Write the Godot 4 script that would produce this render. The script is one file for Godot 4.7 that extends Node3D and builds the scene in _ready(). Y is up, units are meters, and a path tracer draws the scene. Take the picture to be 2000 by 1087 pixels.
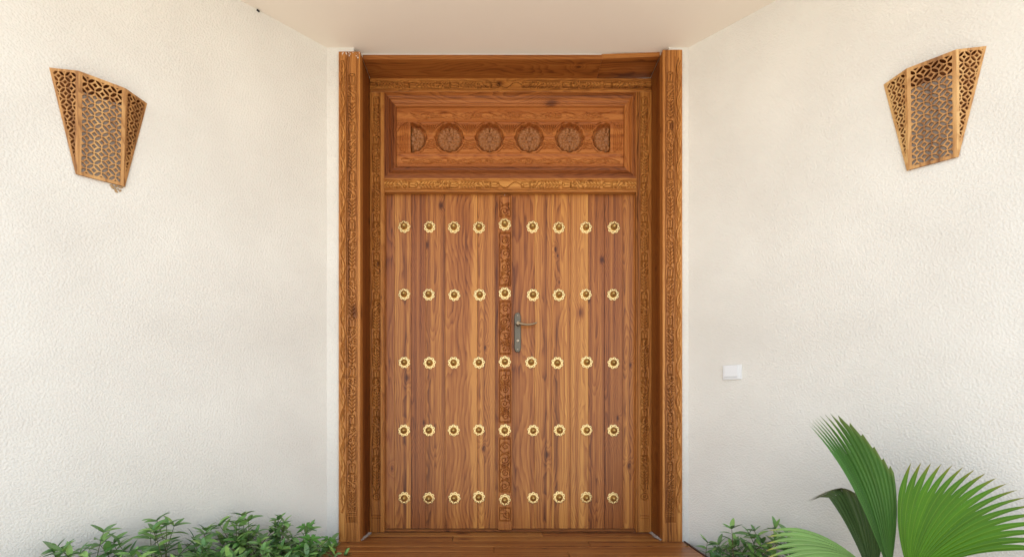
extends Node3D

# World: y up, metres. z = 0 is the front face of the carved door posts, the door opening is centred on x = 0,
# y = 0.15 is the top of the wooden step, y = 0 the soil of the beds beside it.

var rng := RandomNumberGenerator.new()
var used := {}
var M := {}

const STEP_TOP := 0.15
const CEIL_Y := 3.058
const WL := Vector3(-1.089, 0, -0.017)      # where the left slanted wall meets the short strip beside the door
const WR := Vector3(1.046, 0, -0.016)       # the same on the right
const DL := Vector3(-0.70711, 0, 0.70711)   # along the left wall, away from the door
const DR := Vector3(0.70711, 0, 0.70711)
const NL := Vector3(0.70711, 0, 0.70711)    # the left wall faces this way
const NR := Vector3(-0.70711, 0, 0.70711)


func _ready() -> void:
	rng.seed = 7
	# ---------------------------------------------------------------- camera, sky, sun, exposure
	var cam := Camera3D.new()
	cam.name = "camera"
	cam.projection = Camera3D.PROJECTION_FRUSTUM
	cam.near = 0.05
	cam.far = 400.0
	cam.size = 0.05 * 1087.0 / 970.0
	cam.frustum_offset = Vector2(0.05 * 23.0 / 970.0, 0.05 * 265.5 / 970.0)   # a shift lens, level with the horizon
	cam.position = Vector3(-0.065, 0.895, 2.913)
	add_child(cam)
	cam.current = true
	var env := Environment.new()
	env.background_mode = Environment.BG_SKY
	var sm := ProceduralSkyMaterial.new()
	sm.sky_top_color = Color(0.62, 0.70, 0.80)
	sm.sky_horizon_color = Color(0.97, 0.96, 0.95)
	sm.sky_curve = 0.16
	sm.sky_energy_multiplier = 1.25
	sm.ground_bottom_color = Color(0.45, 0.40, 0.33)
	sm.ground_horizon_color = Color(0.70, 0.68, 0.64)
	sm.sun_angle_max = 20.0
	var sky := Sky.new()
	sky.sky_material = sm
	env.sky = sky
	env.tonemap_mode = Environment.TONE_MAPPER_LINEAR
	env.tonemap_exposure = 1.52
	env.sdfgi_enabled = true
	env.ssao_enabled = true
	env.ssil_enabled = true
	var we := WorldEnvironment.new()
	we.name = "world_environment"
	we.environment = env
	add_child(we)
	var sun := DirectionalLight3D.new()
	sun.name = "sun"
	sun.light_energy = 1.6
	sun.light_color = Color(1.0, 0.97, 0.94)
	sun.light_angular_distance = 0.5
	sun.shadow_enabled = true
	add_child(sun)
	sun.look_at_from_position(Vector3(-0.9, 9.0, 2.1), Vector3.ZERO)   # high; the porch roof shades door, walls and beds

	materials()
	setting()
	door_surround()
	door_leaves()
	wood_step()
	sconces()
	light_switch()
	small_marks()
	left_bed()
	right_bed()
	fan_palm()


# ====================================================================== naming and tagging
func numbered(n: String) -> String:
	if not used.has(n):
		used[n] = 0
		return n
	used[n] += 1
	return "%s_%03d" % [n, used[n]]


func thing(called: String, label: String, category: String, at := Vector3.ZERO, turn := 0.0, group := "") -> Node3D:
	var o := Node3D.new()
	o.name = numbered(called)
	add_child(o)
	o.position = at
	o.rotation.y = turn
	tag(o, label, category, group)
	return o


func tag(o: Node, label: String, category: String, group := "") -> void:
	o.set_meta("label", label)
	o.set_meta("category", category)
	o.set_meta("kind", "thing")
	if group:
		o.set_meta("group", group)


func put(called: String, mesh: Mesh, mat: Material, parent: Node, at := Vector3.ZERO, index := 0) -> MeshInstance3D:
	var o := MeshInstance3D.new()
	o.name = called if index == 0 else "%s_%03d" % [called, index]
	o.mesh = mesh
	o.material_override = mat
	o.position = at
	parent.add_child(o, true)
	return o


# ====================================================================== materials
func mat(color: Color, rough := 0.6, metal := 0.0) -> StandardMaterial3D:
	var m := StandardMaterial3D.new()
	m.albedo_color = color
	m.roughness = rough
	m.metallic = metal
	return m


func noise(sd: int, freq: float, octaves := 3, kind := FastNoiseLite.TYPE_SIMPLEX_SMOOTH) -> FastNoiseLite:
	var n := FastNoiseLite.new()
	n.seed = sd
	n.noise_type = kind
	n.frequency = freq
	n.fractal_octaves = octaves
	return n


# Sawn boards: eight columns, each 0.14 m across and 3 m long, cut through annual rings round a wandering pith.
const COLS := 8
const COL_W := 0.14
const COL_L := 3.0

func wood_atlas(sd: int, pale: Color, mid: Color, dark: Color, contrast: float) -> ImageTexture:
	var W := 1024
	var H := 1024
	var cw := W / COLS
	var lut := PackedByteArray()
	lut.resize(768)
	for i in 256:
		var t := i / 255.0
		var c := pale.lerp(mid, t / 0.5) if t < 0.5 else mid.lerp(dark, (t - 0.5) / 0.5)
		lut[i * 3] = int(c.r * 255)
		lut[i * 3 + 1] = int(c.g * 255)
		lut[i * 3 + 2] = int(c.b * 255)
	# fibres: noise stretched along the board; clouds: slow changes of tone
	var fi := noise(sd + 1, 0.17, 3).get_image(W, 26, false, false, false)
	fi.resize(W, H, Image.INTERPOLATE_CUBIC)
	var fib := fi.get_data()
	var f2 := noise(sd + 2, 0.45, 2).get_image(W, 60, false, false, false)
	f2.resize(W, H, Image.INTERPOLATE_CUBIC)
	var fine := f2.get_data()
	var cl := noise(sd + 3, 0.022, 3).get_image(W, 48, false, false, false)
	cl.resize(W, H, Image.INTERPOLATE_CUBIC)
	var cloud := cl.get_data()
	var bi := noise(sd + 5, 0.022, 3).get_image(W, 10, false, false, false)      # broad stripes of heart and pale wood
	bi.resize(W, H, Image.INTERPOLATE_CUBIC)
	var stripe := bi.get_data()
	var wob := noise(sd + 4, 0.004, 3)
	var out := PackedByteArray()
	out.resize(W * H * 3)
	var r := RandomNumberGenerator.new()
	r.seed = sd
	for c in COLS:
		var cx := r.randf_range(-0.02, 0.16)
		var dep := r.randf_range(0.012, 0.05)
		var spacing := r.randf_range(0.0075, 0.0140)
		var tilt := r.randf_range(-0.03, 0.03)
		var tone := r.randf_range(-0.2, 0.2)
		var amp := r.randf_range(0.02, 0.05)
		var sap := r.randf_range(-0.3, 0.3)          # on some boards a pale sapwood edge
		var knots := []
		for k in r.randi_range(0, 2):
			knots.append(Vector3(r.randf_range(0.2, 0.8) * COL_W, r.randf_range(0.3, 2.6), r.randf_range(0.006, 0.013)))
		if c == 0:
			knots = [Vector3(0.093, 1.377, 0.017)]
		elif c == 3:
			knots = [Vector3(0.050, 1.78, 0.007), Vector3(0.062, 1.74, 0.004), Vector3(0.072, 1.57, 0.004)]
		for y in H:
			var ym := y * COL_L / H
			var w1 := wob.get_noise_2d(y * 0.6, c * 90.0) * amp * 1.6
			var w2 := wob.get_noise_2d(y * 0.8, c * 90.0 + 40.0) * amp + tilt * (ym - 1.5)
			var dz := dep + w2
			var row := y * W + c * cw
			var near := []
			for k in knots:
				if absf(ym - k.y) < 0.16:
					near.append(k)
			for x in cw:
				var at := row + x
				var xm := x * COL_W / cw
				var dx := xm - cx - w1
				var ring := sqrt(dx * dx + dz * dz) / spacing + (cloud[at] - 128) * 0.0065 + (fib[at] - 128) * 0.0008
				var t := tone
				for k: Vector3 in near:
					var ex := (xm - k.x) / k.z
					var ey := (ym - k.y) / (k.z * 2.2)
					var e := ex * ex + ey * ey
					ring += 3.2 * exp(-e * 0.16)
					t += 0.6 * exp(-e * 0.9)
				var f := ring - floorf(ring)
				var late := f * f * (1.0 if f < 0.88 else (1.0 - f) / 0.12)
				t += 0.32 + contrast * late + (stripe[at] - 128) * 0.0032 + (fib[at] - 128) * 0.0013 + (fine[at] - 128) * 0.0012 + (cloud[at] - 128) * 0.0022
				if sap > 0.0:
					t -= 0.3 * clampf((xm - COL_W * (1.05 - sap) + w1 * 0.5) * 60.0, 0.0, 1.0)
				var q := int(clampf(t, 0.0, 1.0) * 255.0) * 3
				var o := at * 3
				out[o] = lut[q]
				out[o + 1] = lut[q + 1]
				out[o + 2] = lut[q + 2]
	var im := Image.create_from_data(W, H, false, Image.FORMAT_RGB8, out)
	im.generate_mipmaps()
	return ImageTexture.create_from_image(im)


func noise_tex(sd: int, freq: float, size: int, octaves: int, tiles := true, ramp: Gradient = null) -> NoiseTexture2D:
	var t := NoiseTexture2D.new()
	t.width = size
	t.height = size
	t.seamless = tiles
	t.noise = noise(sd, freq, octaves)
	if ramp:
		t.color_ramp = ramp
	return t


func wood(tex: Texture2D, tint: Color, rough: float, coat := 0.0, spec := 0.36) -> StandardMaterial3D:
	var m := mat(tint, rough)
	m.albedo_texture = tex
	m.metallic_specular = spec
	if coat > 0.0:
		m.clearcoat_enabled = true
		m.clearcoat = coat
		m.clearcoat_roughness = 0.28
	return m


func materials() -> void:
	var door_tex := wood_atlas(11, Color8(214, 156, 86), Color8(168, 106, 56), Color8(84, 44, 24), 0.38)
	var frame_tex := wood_atlas(31, Color8(218, 164, 92), Color8(184, 124, 62), Color8(112, 66, 28), 0.38)
	M.plank = []
	for c in [Color(0.96, 0.93, 0.87), Color(0.89, 0.83, 0.79), Color(1.0, 0.98, 0.90), Color(0.93, 0.88, 0.82)]:
		M.plank.append(wood(door_tex, c, 0.30, 0.12))
	M.post = wood(frame_tex, Color(0.97, 0.93, 0.90), 0.42)
	M.stile = wood(frame_tex, Color(0.92, 0.86, 0.78), 0.42)
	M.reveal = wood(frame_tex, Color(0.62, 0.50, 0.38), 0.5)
	M.lintel = wood(frame_tex, Color(0.80, 0.70, 0.62), 0.5)
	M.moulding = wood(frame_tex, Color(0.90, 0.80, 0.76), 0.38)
	M.panel = wood(frame_tex, Color(0.86, 0.73, 0.68), 0.40)
	M.rosette = mat(Color8(160, 104, 58), 0.36)
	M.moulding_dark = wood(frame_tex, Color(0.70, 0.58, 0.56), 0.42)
	M.astragal = wood(door_tex, Color(0.92, 0.86, 0.80), 0.40)
	M.deck = wood(door_tex, Color(0.82, 0.79, 0.76), 0.36)
	M.sconce = wood(frame_tex, Color(1.02, 1.10, 1.28), 0.5)
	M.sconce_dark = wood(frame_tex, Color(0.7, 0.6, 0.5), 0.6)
	M.brass = mat(Color(0.93, 0.82, 0.57), 0.33, 0.7)
	M.bronze = mat(Color(0.78, 0.65, 0.38), 0.32, 0.8)
	M.pewter = mat(Color(0.45, 0.42, 0.36), 0.5, 0.6)
	M.pewter_bright = mat(Color(0.80, 0.74, 0.64), 0.3, 0.85)
	M.lever = mat(Color(0.62, 0.54, 0.43), 0.34, 0.8)
	M.dark_hole = mat(Color(0.05, 0.045, 0.04), 0.8)
	M.white_plastic = mat(Color(0.90, 0.90, 0.89), 0.3)
	var g := Gradient.new()
	g.set_color(0, Color8(222, 217, 206))
	g.set_color(1, Color8(232, 228, 217))
	M.stucco = mat(Color(1, 1, 1), 0.92)
	M.stucco.albedo_texture = noise_tex(51, 0.012, 512, 5, false, g)
	M.stucco.heightmap_enabled = true
	M.stucco.heightmap_texture = noise_tex(52, 0.15, 2048, 4, false)
	M.stucco.heightmap_scale = 0.29
	M.stucco.metallic_specular = 0.3
	M.ceiling = mat(Color8(238, 227, 211), 0.95)
	M.ceiling.metallic_specular = 0.3
	M.plaster = mat(Color8(224, 216, 204), 0.95)
	g = Gradient.new()
	g.set_color(0, Color8(170, 164, 155))
	g.set_color(1, Color8(206, 200, 190))
	M.paving = mat(Color(1, 1, 1), 0.9)
	M.paving.albedo_texture = noise_tex(61, 0.02, 512, 4, true, g)
	M.paving.uv1_triplanar = true
	M.paving.uv1_world_triplanar = true
	M.paving.uv1_scale = Vector3(0.5, 0.5, 0.5)
	g = Gradient.new()
	g.set_color(0, Color8(40, 30, 22))
	g.set_color(1, Color8(96, 76, 56))
	M.soil = mat(Color(1, 1, 1), 1.0)
	M.soil.albedo_texture = noise_tex(62, 0.05, 256, 4, true, g)
	M.soil.uv1_triplanar = true
	M.soil.uv1_world_triplanar = true
	M.soil.uv1_scale = Vector3(3, 3, 3)
	M.leaf = []
	for c in [Color8(112, 156, 78), Color8(92, 136, 68), Color8(136, 176, 88), Color8(104, 138, 84)]:
		M.leaf.append(leaf_mat(c, 0.42, 0.2))
	M.leaf_lobed = leaf_mat(Color8(96, 158, 62), 0.5, 0.35)
	M.stem = mat(Color8(104, 108, 66), 0.6)
	M.stem_red = mat(Color8(110, 80, 60), 0.6)
	M.fan_bright = leaf_mat(Color(1, 1, 1), 0.45, 0.32)
	M.fan_bright.metallic_specular = 0.35
	M.fan_bright.vertex_color_use_as_albedo = true
	M.petiole = mat(Color8(104, 140, 60), 0.5)
	M.mortar = mat(Color8(170, 160, 150), 0.95)
	M.mud = mat(Color8(176, 144, 104), 1.0)
	M.edge = mat(Color8(70, 44, 34), 0.6)
	M.black = mat(Color8(26, 24, 22), 0.7)


func leaf_mat(c: Color, rough: float, through: float) -> StandardMaterial3D:
	var m := mat(c, rough)
	m.backlight_enabled = true
	m.backlight = Color(through, through, through)
	m.cull_mode = BaseMaterial3D.CULL_DISABLED
	return m


# ====================================================================== mesh helpers
# A face from its corners in order round it; turned so that it looks along «out».
func face(st: SurfaceTool, p: Array, uv: Array, out: Vector3) -> void:
	var n: Vector3 = (p[1] - p[0]).cross(p[2] - p[0])
	var flip := n.dot(out) > 0.0          # Godot's front faces run clockwise
	n = (n if flip else -n).normalized()
	for k in range(1, p.size() - 1):
		for i in ([0, k + 1, k] if flip else [0, k, k + 1]):
			st.set_normal(n)
			st.set_uv(uv[i])
			st.add_vertex(p[i])


func wood_uv(p: Vector3, lo: Vector3, size: Vector3, axis: int, col: int, v0: float) -> Vector2:
	var along := p[axis] - lo[axis]
	var across := 0.0
	var total := 0.0
	for a in 3:
		if a != axis:
			across += p[a] - lo[a]
			total += size[a]
	var u := across / maxf(total, COL_W)
	return Vector2((col + 0.02 + 0.96 * u) / COLS, v0 + along / COL_L)


# A box between two corners with its edges chamfered, its grain along one axis.
func board(lo: Vector3, hi: Vector3, axis: int, col: int, ch := 0.0015, v0 := -1.0, tool: SurfaceTool = null) -> Mesh:
	if v0 < 0.0:
		v0 = rng.randf() * maxf(0.0, 1.0 - (hi - lo)[axis] / COL_L)
	var st := tool
	if st == null:
		st = SurfaceTool.new()
		st.begin(Mesh.PRIMITIVE_TRIANGLES)
	var s := hi - lo
	var c := (lo + hi) / 2.0
	var h := s / 2.0
	ch = minf(ch, minf(h.x, minf(h.y, h.z)) * 0.5)
	var mk := func(pts: Array, out: Vector3) -> void:
		var uv := []
		for p in pts:
			uv.append(wood_uv(p, lo, s, axis, col, v0))
		face(st, pts, uv, out)
	for a in 3:
		var b := (a + 1) % 3
		var d := (a + 2) % 3
		for sg: float in [-1.0, 1.0]:
			var pts := []
			for q in [[-1, -1], [1, -1], [1, 1], [-1, 1]]:
				var p := c
				p[a] += sg * h[a]
				p[b] += q[0] * (h[b] - ch)
				p[d] += q[1] * (h[d] - ch)
				pts.append(p)
			var o := Vector3.ZERO
			o[a] = sg
			mk.call(pts, o)
			if ch <= 0.0:
				continue
			for sb: float in [-1.0, 1.0]:      # the chamfer between faces a and b
				var e := []
				for q in [[0, -1], [0, 1], [1, 1], [1, -1]]:
					var p := c
					p[a] += sg * (h[a] - (ch if q[0] == 1 else 0.0))
					p[b] += sb * (h[b] - (0.0 if q[0] == 1 else ch))
					p[d] += q[1] * (h[d] - ch)
					e.append(p)
				o = Vector3.ZERO
				o[a] = sg
				o[b] = sb
				mk.call(e, o)
	if ch > 0.0:
		for q in [[-1, -1, -1], [1, -1, -1], [-1, 1, -1], [1, 1, -1], [-1, -1, 1], [1, -1, 1], [-1, 1, 1], [1, 1, 1]]:
			var v := Vector3(q[0], q[1], q[2])
			var pts := []
			for a in 3:
				var p := c
				for b in 3:
					p[b] += v[b] * (h[b] if a == b else h[b] - ch)
				pts.append(p)
			mk.call(pts, v)
	return st.commit() if tool == null else null


func box_mesh(size: Vector3) -> BoxMesh:
	var b := BoxMesh.new()
	b.size = size
	return b


# A tube along points with a radius at each.
func tube(pts: Array, radii: Array, sides := 6, tool: SurfaceTool = null) -> Mesh:
	var st := tool
	if st == null:
		st = SurfaceTool.new()
		st.begin(Mesh.PRIMITIVE_TRIANGLES)
	var rings := []
	for i in pts.size():
		var d: Vector3 = (pts[mini(i + 1, pts.size() - 1)] - pts[maxi(i - 1, 0)]).normalized()
		var u := d.cross(Vector3.UP if absf(d.y) < 0.9 else Vector3.RIGHT).normalized()
		var v := d.cross(u)
		var ring := []
		for k in sides:
			var a := TAU * k / sides
			ring.append([pts[i] + (u * cos(a) + v * sin(a)) * radii[i], u * cos(a) + v * sin(a)])
		rings.append(ring)
	for i in pts.size() - 1:
		for k in sides:
			var q := [rings[i][k], rings[i][(k + 1) % sides], rings[i + 1][(k + 1) % sides], rings[i + 1][k]]
			var n: Vector3 = (q[1][0] - q[0][0]).cross(q[2][0] - q[0][0])
			for j in ([0, 2, 1, 0, 3, 2] if n.dot(q[0][1]) > 0.0 else [0, 1, 2, 0, 2, 3]):
				st.set_normal(q[j][1])
				st.set_uv(Vector2(0, 0))
				st.add_vertex(q[j][0])
	for e: int in [0, pts.size() - 1]:
		var p := []
		var uv := []
		for k in sides:
			p.append(rings[e][k][0])
			uv.append(Vector2.ZERO)
		if radii[e] > 0.0004:
			face(st, p, uv, pts[e] - pts[1 if e == 0 else e - 1])
	return st.commit() if tool == null else null


# A profile of (radius, height) turned round the z axis.
func lathe(profile: Array, sides := 24) -> ArrayMesh:
	var st := SurfaceTool.new()
	st.begin(Mesh.PRIMITIVE_TRIANGLES)
	st.set_smooth_group(0)
	for i in profile.size() - 1:
		for k in sides:
			var p := []
			for q in [[i, k], [i, k + 1], [i + 1, k + 1], [i + 1, k]]:
				var a: float = TAU * q[1] / sides
				var pr: Vector2 = profile[q[0]]
				p.append(Vector3(cos(a) * pr.x, sin(a) * pr.x, pr.y))
			for j in [0, 2, 1, 0, 3, 2]:
				st.set_uv(Vector2(0, 0))
				st.add_vertex(p[j])
	st.index()
	st.generate_normals()
	return st.commit()


# ====================================================================== carved relief
class Relief:
	var w: float
	var h: float
	var res: float
	var nx: int
	var ny: int
	var d := PackedFloat32Array()

	func _init(width: float, height: float, step: float) -> void:
		w = width
		h = height
		nx = int(ceil(width / step)) + 1
		ny = int(ceil(height / step)) + 1
		res = step
		d.resize(nx * ny)

	func sink(x0: float, x1: float, y0: float, y1: float, depth: float) -> void:
		for j in range(maxi(0, int(y0 / h * (ny - 1))), mini(ny, int(y1 / h * (ny - 1)) + 1)):
			for i in range(maxi(0, int(x0 / w * (nx - 1))), mini(nx, int(x1 / w * (nx - 1)) + 1)):
				d[j * nx + i] = -depth

	# A rounded ridge («up» above the sunk ground, never above «top») or, when it is negative, a groove.
	func stroke(pts: Array, hw: float, up: float, top := 0.0) -> void:
		var sx := (nx - 1) / w
		var sy := (ny - 1) / h
		for k in pts.size() - 1:
			var a: Vector2 = pts[k]
			var b: Vector2 = pts[k + 1]
			var ab := b - a
			var l2 := maxf(ab.length_squared(), 1e-9)
			var i0 := maxi(0, int((minf(a.x, b.x) - hw) * sx))
			var i1 := mini(nx - 1, int((maxf(a.x, b.x) + hw) * sx) + 1)
			var j0 := maxi(0, int((minf(a.y, b.y) - hw) * sy))
			var j1 := mini(ny - 1, int((maxf(a.y, b.y) + hw) * sy) + 1)
			for j in range(j0, j1 + 1):
				for i in range(i0, i1 + 1):
					var p := Vector2(i / sx, j / sy) - a
					var t := clampf(p.dot(ab) / l2, 0.0, 1.0)
					var q := (p - ab * t).length_squared() / (hw * hw)
					if q < 1.0:
						var at := j * nx + i
						if up > 0.0:
							d[at] = maxf(d[at], top - up + up * sqrt(1.0 - q))
						else:
							d[at] = minf(d[at], top + up * sqrt(1.0 - q))

	func roughen(n: FastNoiseLite, amount: float) -> void:
		for j in ny:
			for i in nx:
				d[j * nx + i] += n.get_noise_2d(i, j) * amount


# The relief as a solid board: x from 0 to w, y from 0 to h, its uncut face at z = 0, its back at z = -thick.
func relief_mesh(f: Relief, thick: float, along_x: bool, col: int, v0: float, round_edge := 0.003) -> ArrayMesh:
	var nx := f.nx
	var ny := f.ny
	var vs := PackedVector3Array()
	var ns := PackedVector3Array()
	var us := PackedVector2Array()
	var ix := PackedInt32Array()
	vs.resize(nx * ny)
	ns.resize(nx * ny)
	us.resize(nx * ny)
	ix.resize((nx - 1) * (ny - 1) * 6)
	var sx := f.w / (nx - 1)
	var sy := f.h / (ny - 1)
	var d := f.d
	var across := maxf(f.h if along_x else f.w, COL_W)
	for j in ny:
		var ej := minf(j, ny - 1 - j) * sy
		for i in nx:
			var at := j * nx + i
			var e := minf(minf(i, nx - 1 - i) * sx, ej)
			if e < round_edge:
				var q := 1.0 - e / round_edge
				d[at] -= round_edge * 0.6 * q * q
	var k := 0
	for j in ny:
		for i in nx:
			var at := j * nx + i
			var x := i * sx
			var y := j * sy
			vs[at] = Vector3(x, y, d[at])
			var gx := (d[at + (1 if i < nx - 1 else 0)] - d[at - (1 if i > 0 else 0)]) / (2.0 * sx)
			var gy := (d[at + (nx if j < ny - 1 else 0)] - d[at - (nx if j > 0 else 0)]) / (2.0 * sy)
			ns[at] = Vector3(-gx, -gy, 1.0).normalized()
			us[at] = Vector2((col + 0.02 + 0.96 * (pingpong(y / COL_W, 1.0) if across > 0.2 else y / across)) / COLS, v0 + x / COL_L) if along_x else Vector2((col + 0.02 + 0.96 * x / across) / COLS, v0 + y / COL_L)
			if i < nx - 1 and j < ny - 1:
				ix[k] = at
				ix[k + 1] = at + nx
				ix[k + 2] = at + nx + 1
				ix[k + 3] = at
				ix[k + 4] = at + nx + 1
				ix[k + 5] = at + 1
				k += 6
	# the four sides
	for side in 4:
		var n := ny if side < 2 else nx
		var out: Vector3 = [Vector3.LEFT, Vector3.RIGHT, Vector3.DOWN, Vector3.UP][side]
		var first := vs.size()
		for q in n:
			var at: int = [q * nx, q * nx + nx - 1, q, (ny - 1) * nx + q][side]
			vs.append(vs[at])
			vs.append(Vector3(vs[at].x, vs[at].y, -thick))
			ns.append(out)
			ns.append(out)
			us.append(us[at])
			us.append(us[at] + (Vector2(thick / across / COLS * (1 if side % 2 == 0 else -1), 0)))
		for q in n - 1:
			var a := first + q * 2
			ix.append_array([a, a + 1, a + 3, a, a + 3, a + 2] if side in [0, 3] else [a, a + 3, a + 1, a, a + 2, a + 3])
	var arr := []
	arr.resize(Mesh.ARRAY_MAX)
	arr[Mesh.ARRAY_VERTEX] = vs
	arr[Mesh.ARRAY_NORMAL] = ns
	arr[Mesh.ARRAY_TEX_UV] = us
	arr[Mesh.ARRAY_INDEX] = ix
	var m := ArrayMesh.new()
	m.add_surface_from_arrays(Mesh.PRIMITIVE_TRIANGLES, arr)
	return m


func arc(c: Vector2, r0: float, r1: float, a0: float, a1: float, n := 12) -> Array:
	var out := []
	for i in n + 1:
		var t := i / float(n)
		out.append(c + Vector2.from_angle(lerpf(a0, a1, t)) * lerpf(r0, r1, t))
	return out


# One repeat of the running ornament: bracket, bars, scroll, two combs and a leafy stem; «t» carries it into the board.
func ornament(f: Relief, t: Transform2D, s: float, up: float, r: RandomNumberGenerator, ground := true) -> void:
	var draw := func(pts: Array, hw: float, h := 1.0) -> void:
		var q := []
		for p: Vector2 in pts:
			q.append(t * (p + Vector2(r.randf_range(-1, 1), r.randf_range(-1, 1)) * 0.0008))
		f.stroke(q, hw * s, up * h)
	var V := func(x: float, y: float) -> Vector2: return Vector2(x, y)
	draw.call([V.call(-0.017, -0.050), V.call(-0.018, -0.012), V.call(-0.015, -0.003), V.call(-0.008, 0.0), V.call(0.008, 0.0), V.call(0.015, -0.003), V.call(0.018, -0.012), V.call(0.017, -0.050)], 0.0034)
	draw.call([V.call(-0.009, -0.010), V.call(-0.003, -0.016), V.call(0, -0.022), V.call(0.0, -0.048)], 0.0028)
	draw.call([V.call(0.009, -0.010), V.call(0.003, -0.016), V.call(0, -0.022)], 0.0028)
	draw.call([V.call(-0.020, -0.056), V.call(0.020, -0.056)], 0.0026)
	draw.call([V.call(-0.022, -0.064), V.call(0.021, -0.064)], 0.0026)
	draw.call(arc(Vector2(-0.007, -0.088), 0.015, 0.003, PI * 0.5, PI * 3.3, 22), 0.0029)
	for k in 4:
		draw.call([V.call(0.012, -0.074 - k * 0.0095), V.call(0.024, -0.073 - k * 0.0095)], 0.0030)
	draw.call([V.call(-0.006, -0.104), V.call(0.004, -0.112), V.call(0.016, -0.116), V.call(0.022, -0.126), V.call(0.023, -0.150), V.call(0.023, -0.265)], 0.0027)
	draw.call([V.call(-0.023, -0.108), V.call(-0.014, -0.114), V.call(-0.004, -0.124), V.call(0.002, -0.140)], 0.0027)
	for k in 4:
		draw.call([V.call(-0.024, -0.126 - k * 0.010), V.call(-0.009, -0.127 - k * 0.010)], 0.0031)
	draw.call(arc(Vector2(0.008, -0.148), 0.007, 0.007, 0, TAU, 10), 0.0026)
	draw.call([V.call(0, -0.166), V.call(0.0, -0.286)], 0.0028)
	for k in 5:
		var y := -0.180 - k * 0.022
		for sg: float in [-1.0, 1.0]:
			draw.call([V.call(sg * 0.003, y - 0.006), V.call(sg * 0.010, y + 0.006), V.call(sg * 0.018, y + 0.012)], 0.0040 - k * 0.0002, 0.92)
	draw.call([V.call(-0.023, -0.176), V.call(-0.023, -0.270)], 0.0020, 0.8)


# A vine that waves along a strip, with veined leaves in its bends.
func vine(f: Relief, x0: float, amp: float, period: float, y0: float, y1: float, hw: float, up: float, r: RandomNumberGenerator, along_x := false) -> void:
	var P := func(a: float, b: float) -> Vector2: return Vector2(b, a) if along_x else Vector2(a, b)
	for off: float in [0.0, 0.30]:
		var pts := []
		var y := y0
		while y <= y1:
			pts.append(P.call(x0 + amp * (1.0 - off * 0.6) * sin(TAU * y / period + off) + off * amp * 0.9, y))
			y += period / 18.0
		f.stroke(pts, hw * (1.0 - off), up)
	var y := y0 + period * 0.12
	while y < y1 - period * 0.12:
		var side := -1.0 if fmod(y, period) < period * 0.5 else 1.0
		for k in 2:
			var yy := y + k * period * 0.06 + r.randf_range(-0.002, 0.002)
			var xc := x0 + side * amp * (0.35 + 0.4 * k)
			f.stroke([P.call(xc - side * amp * 0.30, yy - period * 0.08), P.call(xc, yy), P.call(xc + side * amp * 0.12, yy + period * 0.08)], hw * 0.7, up * 0.85)
		y += period * 0.167


# ====================================================================== the house
func slab(called: String, lo: Vector3, hi: Vector3, m: Material, parent: Node) -> MeshInstance3D:
	return put(called, box_mesh(hi - lo), m, parent, (lo + hi) / 2.0)


# A wall sheet with thickness: from a to b on the ground, height y0..y1, thickness going away from «out», UVs in metres.
func wall_mesh(a: Vector3, b: Vector3, y0: float, y1: float, out: Vector3, thick: float) -> ArrayMesh:
	var st := SurfaceTool.new()
	st.begin(Mesh.PRIMITIVE_TRIANGLES)
	var l := a.distance_to(b)
	var up := Vector3.UP
	var q := [a + up * y0, b + up * y0, b + up * y1, a + up * y1]
	var k := []
	for p in q:
		k.append(p - out * thick)
	var s := 1.0 / 3.6          # one picture of the stucco covers the whole wall
	var uv := [Vector2(0, y0 * s), Vector2(l * s, y0 * s), Vector2(l * s, y1 * s), Vector2(0, y1 * s)]
	face(st, q, uv, out)
	face(st, k, uv, -out)
	var c: Vector3 = (q[0] + q[2]) / 2.0 - out * thick / 2.0
	for i in 4:
		var j := (i + 1) % 4
		var f := [q[i], q[j], k[j], k[i]]
		face(st, f, [uv[i], uv[j], uv[j] + Vector2(thick, 0), uv[i] + Vector2(thick, 0)], (q[i] + q[j]) / 2.0 - out * thick / 2.0 - c)
	st.generate_tangents()
	return st.commit()


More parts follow.
